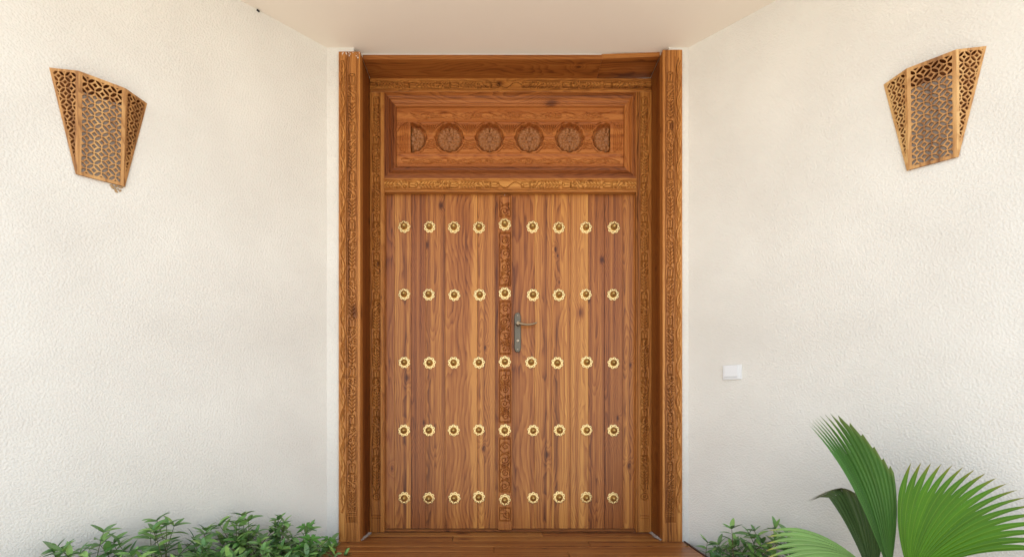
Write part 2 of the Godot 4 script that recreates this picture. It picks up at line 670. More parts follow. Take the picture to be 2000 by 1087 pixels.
func setting() -> void:
	var ground := put("ground", box_mesh(Vector3(300, 0.2, 300)), M.paving, self, Vector3(0, -0.12, 100))
	ground.set_meta("kind", "structure")
	for side in 2:
		var soil := SurfaceTool.new()
		soil.begin(Mesh.PRIMITIVE_TRIANGLES)
		# the planting bed: an uneven sheet between step, wall and paving
		var n := noise(70 + side, 1.6, 3)
		var s := -1.0 if side == 0 else 1.0
		for i in 20:
			for j in 16:
				var p := []
				for q in [[0, 0], [1, 0], [1, 1], [0, 1]]:
					var x: float = s * (0.98 + (i + q[0]) * 0.1)
					var z: float = -0.05 + (j + q[1]) * 0.11
					p.append(Vector3(x, -0.005 + n.get_noise_2d(x * 3.0, z * 3.0) * 0.02, z))
				face(soil, p, [Vector2.ZERO, Vector2.RIGHT, Vector2.ONE, Vector2.DOWN], Vector3.UP)
		soil.index()
		soil.generate_normals()
		var bed := put("soil" if side == 0 else "soil_001", soil.commit(), M.soil, self)
		bed.set_meta("kind", "structure")
	# walls: slanted ones on both sides, each with the short strip beside the door frame and a return towards the garden
	for side in 2:
		var s := -1.0 if side == 0 else 1.0
		var c := WL if side == 0 else WR
		var dir := DL if side == 0 else DR
		var nor := NL if side == 0 else NR
		var far := c + dir * 2.6
		var w := put("stucco_wall" if side == 0 else "stucco_wall_001", wall_mesh(c - dir * 0.1, far, -0.1, CEIL_Y + 0.1, nor, 0.22), M.stucco, self)
		tag(w, ["cream textured stucco wall carrying the lower sconce, above the leafy bed", "cream textured stucco wall carrying the light switch, behind the fan palm"][side], "wall", "slanted stucco walls")
		var strip := put("wall_strip", wall_mesh(Vector3(c.x - s * 0.0, 0, c.z), Vector3(s * 0.93, 0, c.z), -0.1, CEIL_Y + 0.1, Vector3(0, 0, 1), 0.3), M.stucco, w)
		strip.name = "wall_strip"
		put("wall_return", wall_mesh(far, far + Vector3(s * 5.0, 0, 0), -0.1, CEIL_Y + 0.1, Vector3(0, 0, 1), 0.22), M.stucco, w)
	var roof := put("porch_ceiling", box_mesh(Vector3(16, 0.22, 4.1)), M.ceiling, self, Vector3(0, CEIL_Y + 0.11, 0.0))
	roof.set_meta("kind", "structure")
	# plaster filling over the lintel, a little uneven
	var fill := put("plaster_filling", board(Vector3(-0.93, 3.037, -0.35), Vector3(0.93, CEIL_Y + 0.05, -0.066), 0, 0, 0.004), M.plaster, self)
	fill.set_meta("kind", "structure")


# ====================================================================== the carved surround
func post_relief(left: bool) -> Relief:
	var w := 0.126 if left else 0.114
	var h := 2.876 if left else 2.886
	var k := w / 0.126
	var r := RandomNumberGenerator.new()
	r.seed = 5 if left else 9
	var f := Relief.new(w, h, 0.0016)
	var X := func(x: float) -> float: return x * k if left else w - x * k     # x counts from the wall side
	var rect := func(a: float, b: float, y0: float, y1: float, d: float) -> void:
		f.sink(minf(X.call(a), X.call(b)), maxf(X.call(a), X.call(b)), y0, y1, d)
	vine(f, X.call(0.025), 0.0125 * (1.0 if left else -1.0), 0.195, 0.17, h - 0.05, 0.0022, -0.009, r)
	f.stroke([Vector2(X.call(0.0465), 0.11), Vector2(X.call(0.0465), h - 0.04)], 0.0018, -0.006)
	f.stroke([Vector2(X.call(0.1075), 0.11), Vector2(X.call(0.1075), h - 0.04)], 0.0018, -0.005)
	var y := h - 0.13
	var i := 0
	while y > 0.44:
		var flip := (1.0 if i % 2 == 0 else -1.0) * (1.0 if left else -1.0)
		ornament(f, Transform2D(Vector2(flip * k, 0), Vector2(0, 1), Vector2(X.call(0.0785), y)), 0.64, -0.010, r)
		y -= 0.286
		i += 1
	# foot: medallion, crossed band, bars and flutes
	var c := Vector2(X.call(0.0785), 0.235)
	f.stroke(arc(c, 0.024, 0.024, 0, TAU, 28), 0.0022, -0.009)
	f.stroke(arc(c, 0.013, 0.004, 0, 3.4 * PI, 26), 0.0020, -0.009)
	for s: float in [-1.0, 1.0]:
		f.stroke([c + Vector2(s * 0.024, 0.026), c + Vector2(s * 0.012, 0.036), c + Vector2(s * 0.004, 0.056)], 0.0026, -0.009)
		f.stroke([c + Vector2(s * 0.010, 0.030), c + Vector2(s * 0.022, 0.048), c + Vector2(s * 0.022, 0.064)], 0.0026, -0.009)
		f.stroke([c + Vector2(-s * 0.022, -0.034), c + Vector2(s * 0.022, -0.058)], 0.0020, -0.009)
		f.stroke([c + Vector2(-s * 0.022, -0.046), c + Vector2(0, -0.034), c + Vector2(s * 0.022, -0.046), c + Vector2(0, -0.058), c + Vector2(-s * 0.022, -0.046)], 0.0016, -0.009)
	f.stroke([c + Vector2(-0.026, -0.068), c + Vector2(0.026, -0.068)], 0.0021, -0.009)
	for q in 6:
		f.stroke([Vector2(X.call(0.056 + q * 0.009), 0.114), Vector2(X.call(0.056 + q * 0.009), 0.146)], 0.0022, -0.008)
	f.stroke([Vector2(X.call(0.050), 0.157), Vector2(X.call(0.107), 0.157)], 0.0026, -0.008)
	f.roughen(noise(40 if left else 41, 0.09, 3), 0.0006)
	return f


func stile_relief(left: bool) -> Relief:
	var w := 0.0903 if left else 0.0968
	var h := 2.776
	var r := RandomNumberGenerator.new()
	r.seed = 15 if left else 19
	var f := Relief.new(w, h, 0.0016)
	var cx := 0.040 if left else w - 0.043
	f.sink(cx - 0.0255, cx + 0.0255, 0.12, h - 0.006, 0.003)
	for s: float in [-1.0, 1.0]:
		f.stroke([Vector2(cx + s * 0.0285, 0.03), Vector2(cx + s * 0.0285, h)], 0.0030, 0.004, 0.001)
	var e := cx + (0.041 if left else -0.044)     # the plain rim next to the door leaf
	f.stroke([Vector2(e, 0.0), Vector2(e, h)], 0.0022, -0.003)
	var y := h - 0.03
	var i := 0
	while y > 0.36:
		var flip := (1.0 if i % 2 == 0 else -1.0) * (1.0 if left else -1.0)
		ornament(f, Transform2D(Vector2(flip, 0), Vector2(0, 0.86), Vector2(cx, y)), 0.78, -0.013, r)
		y -= 0.246
		i += 1
	var c := Vector2(cx, 0.225)
	f.stroke(arc(c, 0.021, 0.021, 0, TAU, 28), 0.0024, -0.012)
	f.stroke(arc(c, 0.010, 0.004, 0, 3.0 * PI, 22), 0.0021, -0.012)
	for s: float in [-1.0, 1.0]:
		f.stroke([c + Vector2(s * 0.003, 0.030), c + Vector2(s * 0.018, 0.052), c + Vector2(s * 0.020, 0.068)], 0.0031, -0.012)
		f.stroke([c + Vector2(0, 0.028), c + Vector2(s * 0.004, 0.075)], 0.0021, -0.012)
	f.sink(cx - 0.024, cx + 0.024, 0.115, 0.195, 0.002)
	f.stroke([Vector2(cx - 0.025, 0.105), Vector2(cx + 0.025, 0.105)], 0.0040, -0.006)
	f.stroke([Vector2(cx - 0.025, 0.090), Vector2(cx + 0.025, 0.090)], 0.0026, -0.005)
	f.roughen(noise(44 if left else 45, 0.09, 3), 0.0006)
	return f


func rail_relief(w: float, h: float, sd: int, margin: float) -> Relief:
	var r := RandomNumberGenerator.new()
	r.seed = sd
	var f := Relief.new(w, h, 0.0016)
	var cy := h / 2.0
	var half := h / 2.0 - margin
	for s: float in [-1.0, 1.0]:
		f.stroke([Vector2(0, cy + s * (half + 0.003)), Vector2(w, cy + s * (half + 0.003))], 0.0020, -0.006)
	# the ornament runs outwards from the middle, a wave of leaves at the centre
	for side: float in [-1.0, 1.0]:
		var x := 0.07
		var i := 0
		while x < w / 2.0 + 0.05:
			var flip := 1.0 if i % 2 == 0 else -1.0
			var k := half / 0.027
			ornament(f, Transform2D(Vector2(0, flip * k), Vector2(-side * 0.9, 0), Vector2(w / 2.0 + side * x, cy)), 0.66, -0.011, r)
			x += 0.258
			i += 1
	var pts := []
	for q in 25:
		var t := q / 24.0 * 2.0 - 1.0
		pts.append(Vector2(w / 2.0 + t * 0.10, cy + sin(t * PI * 1.5) * half * 0.7))
	f.stroke(pts, 0.0026, -0.011)
	f.roughen(noise(sd + 50, 0.09, 3), 0.0006)
	return f


func mitred(outer: Rect2, profile: Array, side: int, col: int) -> ArrayMesh:
	var st := SurfaceTool.new()
	st.begin(Mesh.PRIMITIVE_TRIANGLES)
	var at := func(u: float, z: float, e: float) -> Vector3:      # e = 0 or 1: which end of the member
		var a := outer.position + Vector2(u, u * 1.262)
		var b := outer.end - Vector2(u, u * 1.06)
		match side:
			0: return Vector3(lerpf(a.x, b.x, e), b.y, z)
			1: return Vector3(lerpf(a.x, b.x, e), a.y, z)
			2: return Vector3(a.x, lerpf(a.y, b.y, e), z)
			_: return Vector3(b.x, lerpf(a.y, b.y, e), z)
	var run := 0.0
	var l := outer.size.x if side < 2 else outer.size.y
	for k in profile.size() - 1:
		var p: Vector2 = profile[k]
		var q: Vector2 = profile[k + 1]
		var d := p.distance_to(q)
		var u0 := (col + 0.05 + 0.9 * run / 0.16) / COLS
		run += d
		var u1 := (col + 0.05 + 0.9 * run / 0.16) / COLS
		face(st, [at.call(p.x, p.y, 0.0), at.call(p.x, p.y, 1.0), at.call(q.x, q.y, 1.0), at.call(q.x, q.y, 0.0)], [Vector2(u0, 0.1), Vector2(u0, 0.1 + l / COL_L), Vector2(u1, 0.1 + l / COL_L), Vector2(u1, 0.1)], Vector3(0, 0, 1) if absf(p.y - q.y) < d * 0.99 else [Vector3.DOWN, Vector3.UP, Vector3.RIGHT, Vector3.LEFT][side] * (1.0 if q.y < p.y else -1.0))
	return st.commit()


const ROSETTES := [-0.3918, -0.1336, 0.1213, 0.3795]

func panel_relief() -> Relief:
	var x0 := -0.7284
	var y0 := 2.4702
	var f := Relief.new(1.4608, 0.3856, 0.0020)
	var r := RandomNumberGenerator.new()
	r.seed = 33
	# bands of vine above and below the medallions
	vine(f, 0.334, 0.020, 0.257, 0.09, 1.37, 0.0034, -0.010, r, true)
	vine(f, 0.044, 0.017, 0.257, 0.03, 1.43, 0.0032, -0.010, r, true)
	for band: Vector2 in [Vector2(0.334, 0.022), Vector2(0.044, 0.018)]:
		var x := 0.12
		while x < 1.34:
			for k in 5:
				f.stroke([Vector2(x + k * 0.009, band.x - band.y * 0.7), Vector2(x + k * 0.009 + 0.004, band.x + band.y * 0.2)], 0.0022, -0.008)
			x += 0.128
	f.stroke([Vector2(0.03, 0.088), Vector2(1.43, 0.088)], 0.011, 0.006, 0.004)
	f.stroke([Vector2(0.09, 0.2905), Vector2(1.37, 0.2905)], 0.005, 0.005, 0.003)
	# chisel marks and a ridge that joins the medallions
	f.stroke([Vector2(0.10, 0.197), Vector2(1.36, 0.197)], 0.006, 0.006, 0.002)
	for c: float in [-0.52, -0.263, -0.006, 0.25, 0.50]:
		for k in 7:
			var dx := (k - 3) * 0.009
			f.stroke([Vector2(c - x0 + dx * 0.5, 0.215), Vector2(c - x0 + dx * 1.6, 0.275)], 0.0030, -0.009)
		for k in 5:
			var pts := []
			for q in 9:
				pts.append(Vector2(c - x0 + (q - 4) * 0.010, 0.178 - k * 0.013 + sin(q * 1.4 + k) * 0.004))
			f.stroke(pts, 0.0030, -0.008)
	for s: float in [0.045, 1.415]:
		for k in 5:
			f.stroke([Vector2(s + (k - 2) * 0.012, 0.11), Vector2(s + (k - 2) * 0.012 + 0.003, 0.28)], 0.0030, -0.005)
	for c: float in ROSETTES + [-0.6271, 0.6148]:
		var m := Vector2(c - x0, 0.1928)
		f.stroke(arc(m, 0.104, 0.104, 0.35, 1.25, 8), 0.0026, -0.008)
		f.stroke(arc(m, 0.104, 0.104, PI - 1.25, PI - 0.35, 8), 0.0026, -0.008)
		f.stroke(arc(m, 0.104, 0.104, -1.1, -0.35, 8), 0.0026, -0.008)
		f.stroke(arc(m, 0.104, 0.104, PI + 0.35, PI + 1.1, 8), 0.0026, -0.008)
	for k in 5:
		var gx: float = [-0.51, -0.2627, -0.0062, 0.2504, 0.497][k] - x0
		for sg: float in [-1.0, 1.0]:
			f.stroke(arc(Vector2(gx + sg * 0.013, 0.335), 0.020, 0.004, PI * 0.5, PI * 0.5 + sg * 3.0 * PI, 20), 0.0024, -0.009)
			f.stroke(arc(Vector2(gx + sg * 0.120, 0.045), 0.016, 0.004, PI * 0.5, PI * 0.5 + sg * 3.0 * PI, 20), 0.0022, -0.009)
	# scalloped sinkings for the medallions
	for c: float in ROSETTES + [-0.6271, 0.6148]:
		var cc := Vector2(c - x0, 2.663 - y0)
		for j in f.ny:
			var y := j * f.h / (f.ny - 1) - cc.y
			if absf(y) > 0.11:
				continue
			for i in range(maxi(0, int((cc.x - 0.11) / 0.002)), mini(f.nx, int((cc.x + 0.11) / 0.002) + 1)):
				var x := i * f.w / (f.nx - 1) - cc.x
				if (c < -0.5 and x < -0.010) or (c > 0.5 and x > 0.022):
					continue
				var a := atan2(y, x)
				var edge := 0.089 + 0.007 * absf(cos(a * 6.0))
				var rr := sqrt(x * x + y * y)
				if rr < edge:
					f.d[j * f.nx + i] = minf(f.d[j * f.nx + i], -0.034 * smoothstep(0.0, 0.005, edge - rr))
				elif rr < edge + 0.006:
					f.d[j * f.nx + i] = maxf(f.d[j * f.nx + i], 0.001)
	f.roughen(noise(48, 0.08, 3), 0.0008)
	return f


# A carved flower boss: petals in three rings on a low dome; lo..hi cut it to a half.
func rosette_mesh(lo: float, hi: float, col: int) -> ArrayMesh:
	var st := SurfaceTool.new()
	st.begin(Mesh.PRIMITIVE_TRIANGLES)
	st.set_smooth_group(0)
	var R := 0.076
	var nr := 30
	var na := 128
	var P := func(k: int, a: float) -> Vector3:
		var t := k / float(nr)
		var rr := R * t * (1.0 + 0.03 * absf(cos(a * 8.0)))
		var z := 0.016 - 0.010 * t * t
		if t < 0.2:
			z += 0.004 * cos(t / 0.2 * PI / 2.0)
		elif t < 0.56:
			z += 0.016 * sin((t - 0.2) / 0.36 * PI) * pow(absf(cos(a * 4.0)), 0.8) - 0.013
		else:
			z += 0.018 * sin((t - 0.56) / 0.44 * PI) * pow(absf(cos(a * 7.0)), 0.8) - 0.013
		if k == nr:
			z = -0.020
		var p := Vector3(rr * cos(a), rr * sin(a), z)
		if absf(p.x) < 0.0035 or absf(p.y) < 0.0025:
			p.z -= 0.007
		p.x = clampf(p.x, lo, hi)
		return p
	for k in nr:
		for i in na:
			var a0 := TAU * i / na
			var a1 := TAU * (i + 1) / na
			var q := [P.call(k, a0), P.call(k, a1), P.call(k + 1, a1), P.call(k + 1, a0)]
			for j in [0, 1, 2, 0, 2, 3]:
				st.set_uv(Vector2((col + 0.5 + q[j].x / 0.19) / COLS, 0.3 + q[j].y / COL_L))
				st.add_vertex(q[j])
	st.index()
	st.generate_normals()
	return st.commit()


func door_surround() -> void:
	var t := thing("carved_door_surround", "carved golden brown timber surround framing the double door", "door frame", Vector3(0, STEP_TOP, -0.1))
	var o := -t.position
	put("post", relief_mesh(post_relief(true), 0.055, false, 0, 0.01), M.post, t, o + Vector3(-1.014, 0.148, 0))
	put("post", relief_mesh(post_relief(false), 0.055, false, 2, 0.02), M.post, t, o + Vector3(0.890, 0.148, 0))
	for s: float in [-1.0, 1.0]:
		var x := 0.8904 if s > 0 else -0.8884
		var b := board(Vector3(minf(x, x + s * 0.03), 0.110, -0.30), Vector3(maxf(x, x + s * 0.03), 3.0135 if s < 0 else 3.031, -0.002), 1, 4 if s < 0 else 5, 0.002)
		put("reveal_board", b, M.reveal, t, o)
	# the lintel: two boards that overlap in a rough joint, the right one rising
	put("lintel_board", board(Vector3(-0.887, 3.014, -0.24), Vector3(0.545, 3.041, -0.05), 0, 6, 0.002), M.lintel, t, o)
	var rl := put("lintel_board", board(Vector3(0, 0, -0.19), Vector3(0.349, 0.027, 0), 0, 1, 0.002), M.lintel, t, o + Vector3(0.541, 3.019, -0.051))
	rl.rotation.z = deg_to_rad(2.0)
	put("stile", relief_mesh(stile_relief(true), 0.05, false, 3, 0.03), M.stile, t, o + Vector3(-0.8878, 0.152, -0.217))
	put("stile", relief_mesh(stile_relief(false), 0.05, false, 7, 0.05), M.stile, t, o + Vector3(0.7933, 0.152, -0.217))
	put("carved_head", relief_mesh(rail_relief(1.7776, 0.0855, 22, 0.018), 0.05, true, 1, 0.05), M.stile, t, o + Vector3(-0.8877, 2.9287, -0.217))
	put("transom_rail", relief_mesh(rail_relief(1.5905, 0.0870, 27, 0.017), 0.036, true, 5, 0.15), M.stile, t, o + Vector3(-0.7973, 2.2970, -0.215))
	var prof := [Vector2(0, -0.26), Vector2(0, -0.219), Vector2(0.010, -0.218), Vector2(0.012, -0.224), Vector2(0.019, -0.2245)]
	for k in 9:
		var u := k / 8.0
		prof.append(Vector2(0.021 + 0.026 * u, -0.2225 - 0.020 * (u - sin(u * TAU) * 0.12)))
	prof.append_array([Vector2(0.051, -0.246), Vector2(0.054, -0.2435), Vector2(0.060, -0.2425), Vector2(0.065, -0.2445), Vector2(0.0690, -0.250), Vector2(0.0690, -0.285)])
	var outer := Rect2(-0.7975, 2.3850, 1.5908, 0.5430)
	for side in 4:
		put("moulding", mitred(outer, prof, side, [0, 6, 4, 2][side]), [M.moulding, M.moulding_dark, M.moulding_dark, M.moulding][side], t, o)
	var pan := put("transom_panel", relief_mesh(panel_relief(), 0.045, true, 5, 0.1, 0.001), M.panel, t, o + Vector3(-0.7284, 2.4702, -0.262))
	var full := rosette_mesh(-1, 1, 5)
	for c: float in ROSETTES:
		put("rosette", full, M.rosette, pan, Vector3(c + 0.7284, 2.663 - 2.4702, -0.017))
	put("half_rosette", rosette_mesh(-0.006, 1, 5), M.rosette, pan, Vector3(-0.6271 + 0.7284, 2.663 - 2.4702, -0.017))
	put("half_rosette", rosette_mesh(-1, 0.018, 5), M.rosette, pan, Vector3(0.6148 + 0.7284, 2.663 - 2.4702, -0.017))
	for s: float in [-1.0, 1.0]:      # rough mortar at the foot of the reveals
		var st := SurfaceTool.new()
		st.begin(Mesh.PRIMITIVE_TRIANGLES)
		var rr := RandomNumberGenerator.new()
		rr.seed = 60 + int(s)
		for q in 16:
			var z := -0.215 + q * 0.012
			var wd := rr.randf_range(0.006, 0.022) * (1.0 if q < 11 else 0.6)
			var hh := rr.randf_range(0.004, 0.012)
			var x := 0.8885 * s
			var p := [Vector3(x, STEP_TOP, z), Vector3(x, STEP_TOP, z + 0.0122), Vector3(x, STEP_TOP + hh, z + 0.0122), Vector3(x, STEP_TOP + hh, z), Vector3(x - s * wd, STEP_TOP + 0.0012, z), Vector3(x - s * wd, STEP_TOP + 0.0012, z + 0.0122)]
			var n := [Vector2.ZERO, Vector2.ZERO, Vector2.ZERO, Vector2.ZERO]
			face(st, [p[2], p[3], p[4], p[5]], n, Vector3(-s, 1, 0))
			face(st, [p[0], p[3], p[4]], n, Vector3(0, 0, -1))
			face(st, [p[1], p[2], p[5]], n, Vector3(0, 0, 1))
		put("mortar_fillet", st.commit(), M.mortar, t, o)
	var fl := SurfaceTool.new()
	fl.begin(Mesh.PRIMITIVE_TRIANGLES)
	var fr := RandomNumberGenerator.new()
	fr.seed = 3
	for q in 16:
		var p := Vector3(-1.012 + fr.randf() * 0.12, 3.018 - fr.randf() * fr.randf() * 0.05, -0.001)
		var e := fr.randf_range(0.001, 0.0032)
		board(p - Vector3(e, e * 1.3, 0.004), p + Vector3(e, e * 1.3, 0.003), 1, 0, 0.0005, 0.1, fl)
	put("paint_flecks", fl.commit(), M.plaster, t, o)
	put("sill_strip", board(Vector3(-0.80, 0.1515, -0.30), Vector3(0.796, 0.166, -0.230), 0, 6, 0.003), M.deck, t, o)


# ====================================================================== door leaves
func stud_plate() -> ArrayMesh:
	var st := SurfaceTool.new()
	st.begin(Mesh.PRIMITIVE_TRIANGLES)
	st.set_smooth_group(0)
	var na := 64
	var rings := [Vector2(0.016, 0.0050), Vector2(0.023, 0.0048), Vector2(0.0255, 0.0038), Vector2(0.0290, 0.0036), Vector2(0.0345, 0.0044), Vector2(0.0385, 0.0042), Vector2(0.0405, 0.0026), Vector2(0.0405, 0.0)]
	var P := func(k: int, i: int) -> Vector3:
		var a := TAU * i / na
		var r: float = rings[k].x
		var g := smoothstep(0.024, 0.039, r)
		r *= 1.0 + g * (0.21 * pow(absf(cos(a * 4.0)), 0.75) - 0.13)
		return Vector3(cos(a) * r, sin(a) * r, rings[k].y)
	for k in rings.size() - 1:
		for i in na:
			var m := i % 8
			if k == 3 and (m == 0 or m == 7):      # a pierced hole in each petal
				continue
			var q := [P.call(k, i), P.call(k, i + 1), P.call(k + 1, i + 1), P.call(k + 1, i)]
			for j in [0, 1, 2, 0, 2, 3]:
				st.set_uv(Vector2.ZERO)
				st.add_vertex(q[j])
	st.index()
	st.generate_normals()
	return st.commit()


func door_leaves() -> void:
	var plate := stud_plate()
	var dome := lathe([Vector2(0.0235, 0.004), Vector2(0.0245, 0.009), Vector2(0.0238, 0.016), Vector2(0.0215, 0.025), Vector2(0.0175, 0.034), Vector2(0.0120, 0.0415), Vector2(0.0062, 0.046), Vector2(0.0020, 0.0485), Vector2(0, 0.049)], 20)
	var spare := MeshInstance3D.new()
	spare.name = "stud"
	spare.mesh = plate
	spare.material_override = M.brass
	put("stud_dome", dome, M.bronze, spare)
	for side in 2:
		var t := thing("door_leaf", ["studded plank door leaf carrying the carved centre strip", "studded plank door leaf with the lever handle and a dark knot"][side], "door", Vector3(-0.8068 if side == 0 else 0.801, 0.166, -0.28), 0.0, "leaves of the double door")
		var o := -t.position
		var xs: Array = [[-0.8068, -0.7382, -0.6336, -0.5389, -0.4163, -0.2104, -0.0977, -0.0370], [-0.0350, 0.1572, 0.2651, 0.3827, 0.4971, 0.6017, 0.7193, 0.801]][side]
		var cols: Array = [[7, 5, 2, 4, 1, 6, 7], [7, 5, 3, 0, 4, 2, 6]][side]
		for k in xs.size() - 1:
			var b := board(Vector3(xs[k], 0.1675, -0.285), Vector3(xs[k + 1] - 0.0010, 2.330, -0.257 - (k % 3) * 0.0004), 1, cols[k], 0.0010, 0.0 if cols[k] in [0, 3] else -1.0)
			put("plank", b, M.plank[[[1, 0, 1, 0, 3, 2, 3], [3, 0, 2, 0, 3, 3, 2]][side][k]], t, o)
		put("backing", board(Vector3(xs[0], 0.1675, -0.31), Vector3(xs[-1], 2.330, -0.286), 1, 3, 0.0), M.plank[1], t, o)
		var spots := []
		for x: float in [[-0.6784, -0.5185, -0.3603, -0.1988], [0.1438, 0.3119, 0.4848, 0.6577]][side]:
			for y: float in [2.0892, 1.6585, 1.2262, 0.7939, 0.3648]:
				spots.append(Vector3(x + rng.randf_range(-0.003, 0.003), y + rng.randf_range(-0.003, 0.003), -0.257))
		if side == 1:
			spots[2].x -= 0.012
			spots[7].x -= 0.014
		else:
			for y: float in [2.0915, 1.6573, 1.2263, 0.7953, 0.3578]:
				spots.append(Vector3(-0.0361, y, -0.2175))
			put("carved_centre_strip", relief_mesh(strip_relief(), 0.036, false, 1, 0.2), M.astragal, t, o + Vector3(-0.0779, 0.168, -0.219))
		for k in spots.size():
			var s: MeshInstance3D = spare.duplicate()
			s.name = "stud" if k == 0 else "stud_%03d" % k
			s.position = o + spots[k]
			s.rotation = Vector3(rng.randf_range(-0.05, 0.05), rng.randf_range(-0.06, 0.06), rng.randf() * TAU)
			s.scale = Vector3.ONE * rng.randf_range(0.87, 0.94)
			t.add_child(s, true)
		if side == 1:
			handle(t, o)
	spare.free()


# Scrolls cut into the strip between the studs.
func strip_relief() -> Relief:
	var f := Relief.new(0.0871, 2.108, 0.0016)
	var r := RandomNumberGenerator.new()
	r.seed = 77
	var studs := [0.1898, 0.6273, 1.0583, 1.4893, 1.9235]
	var cx := 0.0436
	var edges := [0.06]
	for s: float in studs:
		edges.append_array([s - 0.055, s + 0.055])
	edges.append(2.10)
	var g := 0.008
	for k in range(0, edges.size(), 2):
		var a: float = edges[k]
		var b: float = edges[k + 1]
		f.stroke([Vector2(cx - 0.034, a), Vector2(cx + 0.034, a), Vector2(cx + 0.034, b), Vector2(cx - 0.034, b), Vector2(cx - 0.034, a)], 0.0022, -g)
		f.stroke([Vector2(cx - 0.034, a - 0.007), Vector2(cx + 0.034, a - 0.007)], 0.0020, -g * 0.8)
		f.stroke([Vector2(cx - 0.034, b + 0.007), Vector2(cx + 0.034, b + 0.007)], 0.0020, -g * 0.8)
		var y := a + 0.03
		var s := 1.0 if (k / 2) % 2 == 0 else -1.0
		while y < b - 0.03:
			var sp := r.randf_range(0.020, 0.028)
			var t0 := r.randf_range(-0.8, 0.5) * PI
			f.stroke(arc(Vector2(cx + s * 0.004, y), sp, 0.005, t0 * s, (t0 + PI * r.randf_range(2.1, 3.2)) * s, 30), 0.0022, -g)
			f.stroke(arc(Vector2(cx + s * 0.002, y), sp + 0.006, sp + 0.005, (t0 + 0.6) * s, (t0 + 2.8) * s, 14), 0.0018, -g * 0.8)
			f.stroke(arc(Vector2(cx - s * 0.020, y + 0.022), 0.016, 0.010, r.randf() * TAU, r.randf() * 2.0 + 4.0, 12), 0.0019, -g)
			if y + 0.07 < b:
				f.stroke([Vector2(cx - s * 0.028, y + 0.004), Vector2(cx - s * 0.026, y + 0.022), Vector2(cx - s * 0.006, y + 0.036), Vector2(cx + s * 0.014, y + 0.045), Vector2(cx + s * 0.028, y + 0.060)], 0.0023, -g)
				f.stroke([Vector2(cx + s * 0.028, y + 0.026), Vector2(cx + s * 0.012, y + 0.033), Vector2(cx - s * 0.010, y + 0.050), Vector2(cx - s * 0.027, y + 0.052)], 0.0021, -g)
				f.stroke([Vector2(cx + s * 0.024, y + 0.036), Vector2(cx + s * 0.010, y + 0.040)], 0.0019, -g)
				f.stroke(arc(Vector2(cx - s * 0.018, y + 0.040), 0.007, 0.003, 0, TAU, 10), 0.0019, -g)
			y += 0.083
			s = -s
	f.roughen(noise(49, 0.1, 3), 0.0006)
	return f


func handle(t: Node3D, o: Vector3) -> void:
	# a long back plate with notched, arched ends
	var poly := PackedVector2Array()
	var hw := 0.0215
	for k in 13:
		var a := PI * k / 12.0
		poly.append(Vector2(cos(a) * (hw - 0.004), 0.113 + sin(a) * 0.014))
	poly.append_array([Vector2(-hw + 0.003, 0.108), Vector2(-hw, 0.103)])
	poly.append_array([Vector2(-hw, -0.103), Vector2(-hw + 0.003, -0.108)])
	for k in 13:
		var a := PI + PI * k / 12.0
		poly.append(Vector2(cos(a) * (hw - 0.004), -0.113 + sin(a) * 0.014))
	poly.append_array([Vector2(hw - 0.003, -0.108), Vector2(hw, -0.103), Vector2(hw, 0.103), Vector2(hw - 0.003, 0.108)])
	var st := SurfaceTool.new()
	st.begin(Mesh.PRIMITIVE_TRIANGLES)
	var n := poly.size()
	var levels := [[1.0, 0.0], [1.0, 0.005], [0.90, 0.0075], [0.80, 0.0062]]
	var P := func(i: int, l: int) -> Vector3:
		var p := poly[i % n]
		return Vector3(p.x * levels[l][0], p.y * (1.0 - (1.0 - levels[l][0]) * 0.2), levels[l][1])
	for l in 3:
		for i in n:
			var q := [P.call(i, l), P.call(i + 1, l), P.call(i + 1, l + 1), P.call(i, l + 1)]
			face(st, q, [Vector2.ZERO, Vector2.ZERO, Vector2.ZERO, Vector2.ZERO], Vector3(q[0].x, q[0].y, 0.01) if l < 2 else Vector3(0, 0, 1))
	var cap := []
	var uv := []
	for i in n:
		cap.append(P.call(i, 3))
		uv.append(Vector2.ZERO)
	face(st, cap, uv, Vector3(0, 0, 1))
	var plate := put("handle_plate", st.commit(), M.pewter, t, o + Vector3(0.0458, 1.4178, -0.2565))
	st = SurfaceTool.new()
	st.begin(Mesh.PRIMITIVE_TRIANGLES)
	tube([Vector3(0, 0, 0.004), Vector3(0, 0, 0.014), Vector3(0, 0, 0.016), Vector3(0, 0, 0.048)], [0.0125, 0.0125, 0.0085, 0.0085], 14, st)
	tube([Vector3(0, 0.0, 0.040), Vector3(0, 0, 0.056)], [0.0115, 0.0105], 14, st)
	var pts := []
	var rad := []
	for k in 15:
		var u := k / 14.0
		pts.append(Vector3(u * 0.118, 0.002 - 0.011 * sin(u * PI * 0.9) + 0.006 * pow(u, 5.0), 0.049 - 0.004 * u))
		rad.append(0.0092 - 0.0034 * u)
	tube(pts, rad, 10, st)
	put("lever", st.commit(), M.lever, plate, Vector3(0.001, 0.051, 0))
	put("key_cylinder", lathe([Vector2(0.0085, 0.004), Vector2(0.0085, 0.0095), Vector2(0.0075, 0.0105), Vector2(0, 0.0105)], 16), M.pewter_bright, plate, Vector3(0.001, -0.052, 0))
	put("key_slot", box_mesh(Vector3(0.0022, 0.009, 0.002)), M.dark_hole, plate, Vector3(0.001, -0.054, 0.0105))
	for y: float in [0.108, -0.108]:
		put("screw", lathe([Vector2(0.0042, 0.005), Vector2(0.0042, 0.0078), Vector2(0.003, 0.009), Vector2(0, 0.0092)], 10), M.pewter_bright, plate, Vector3(0, y, 0))


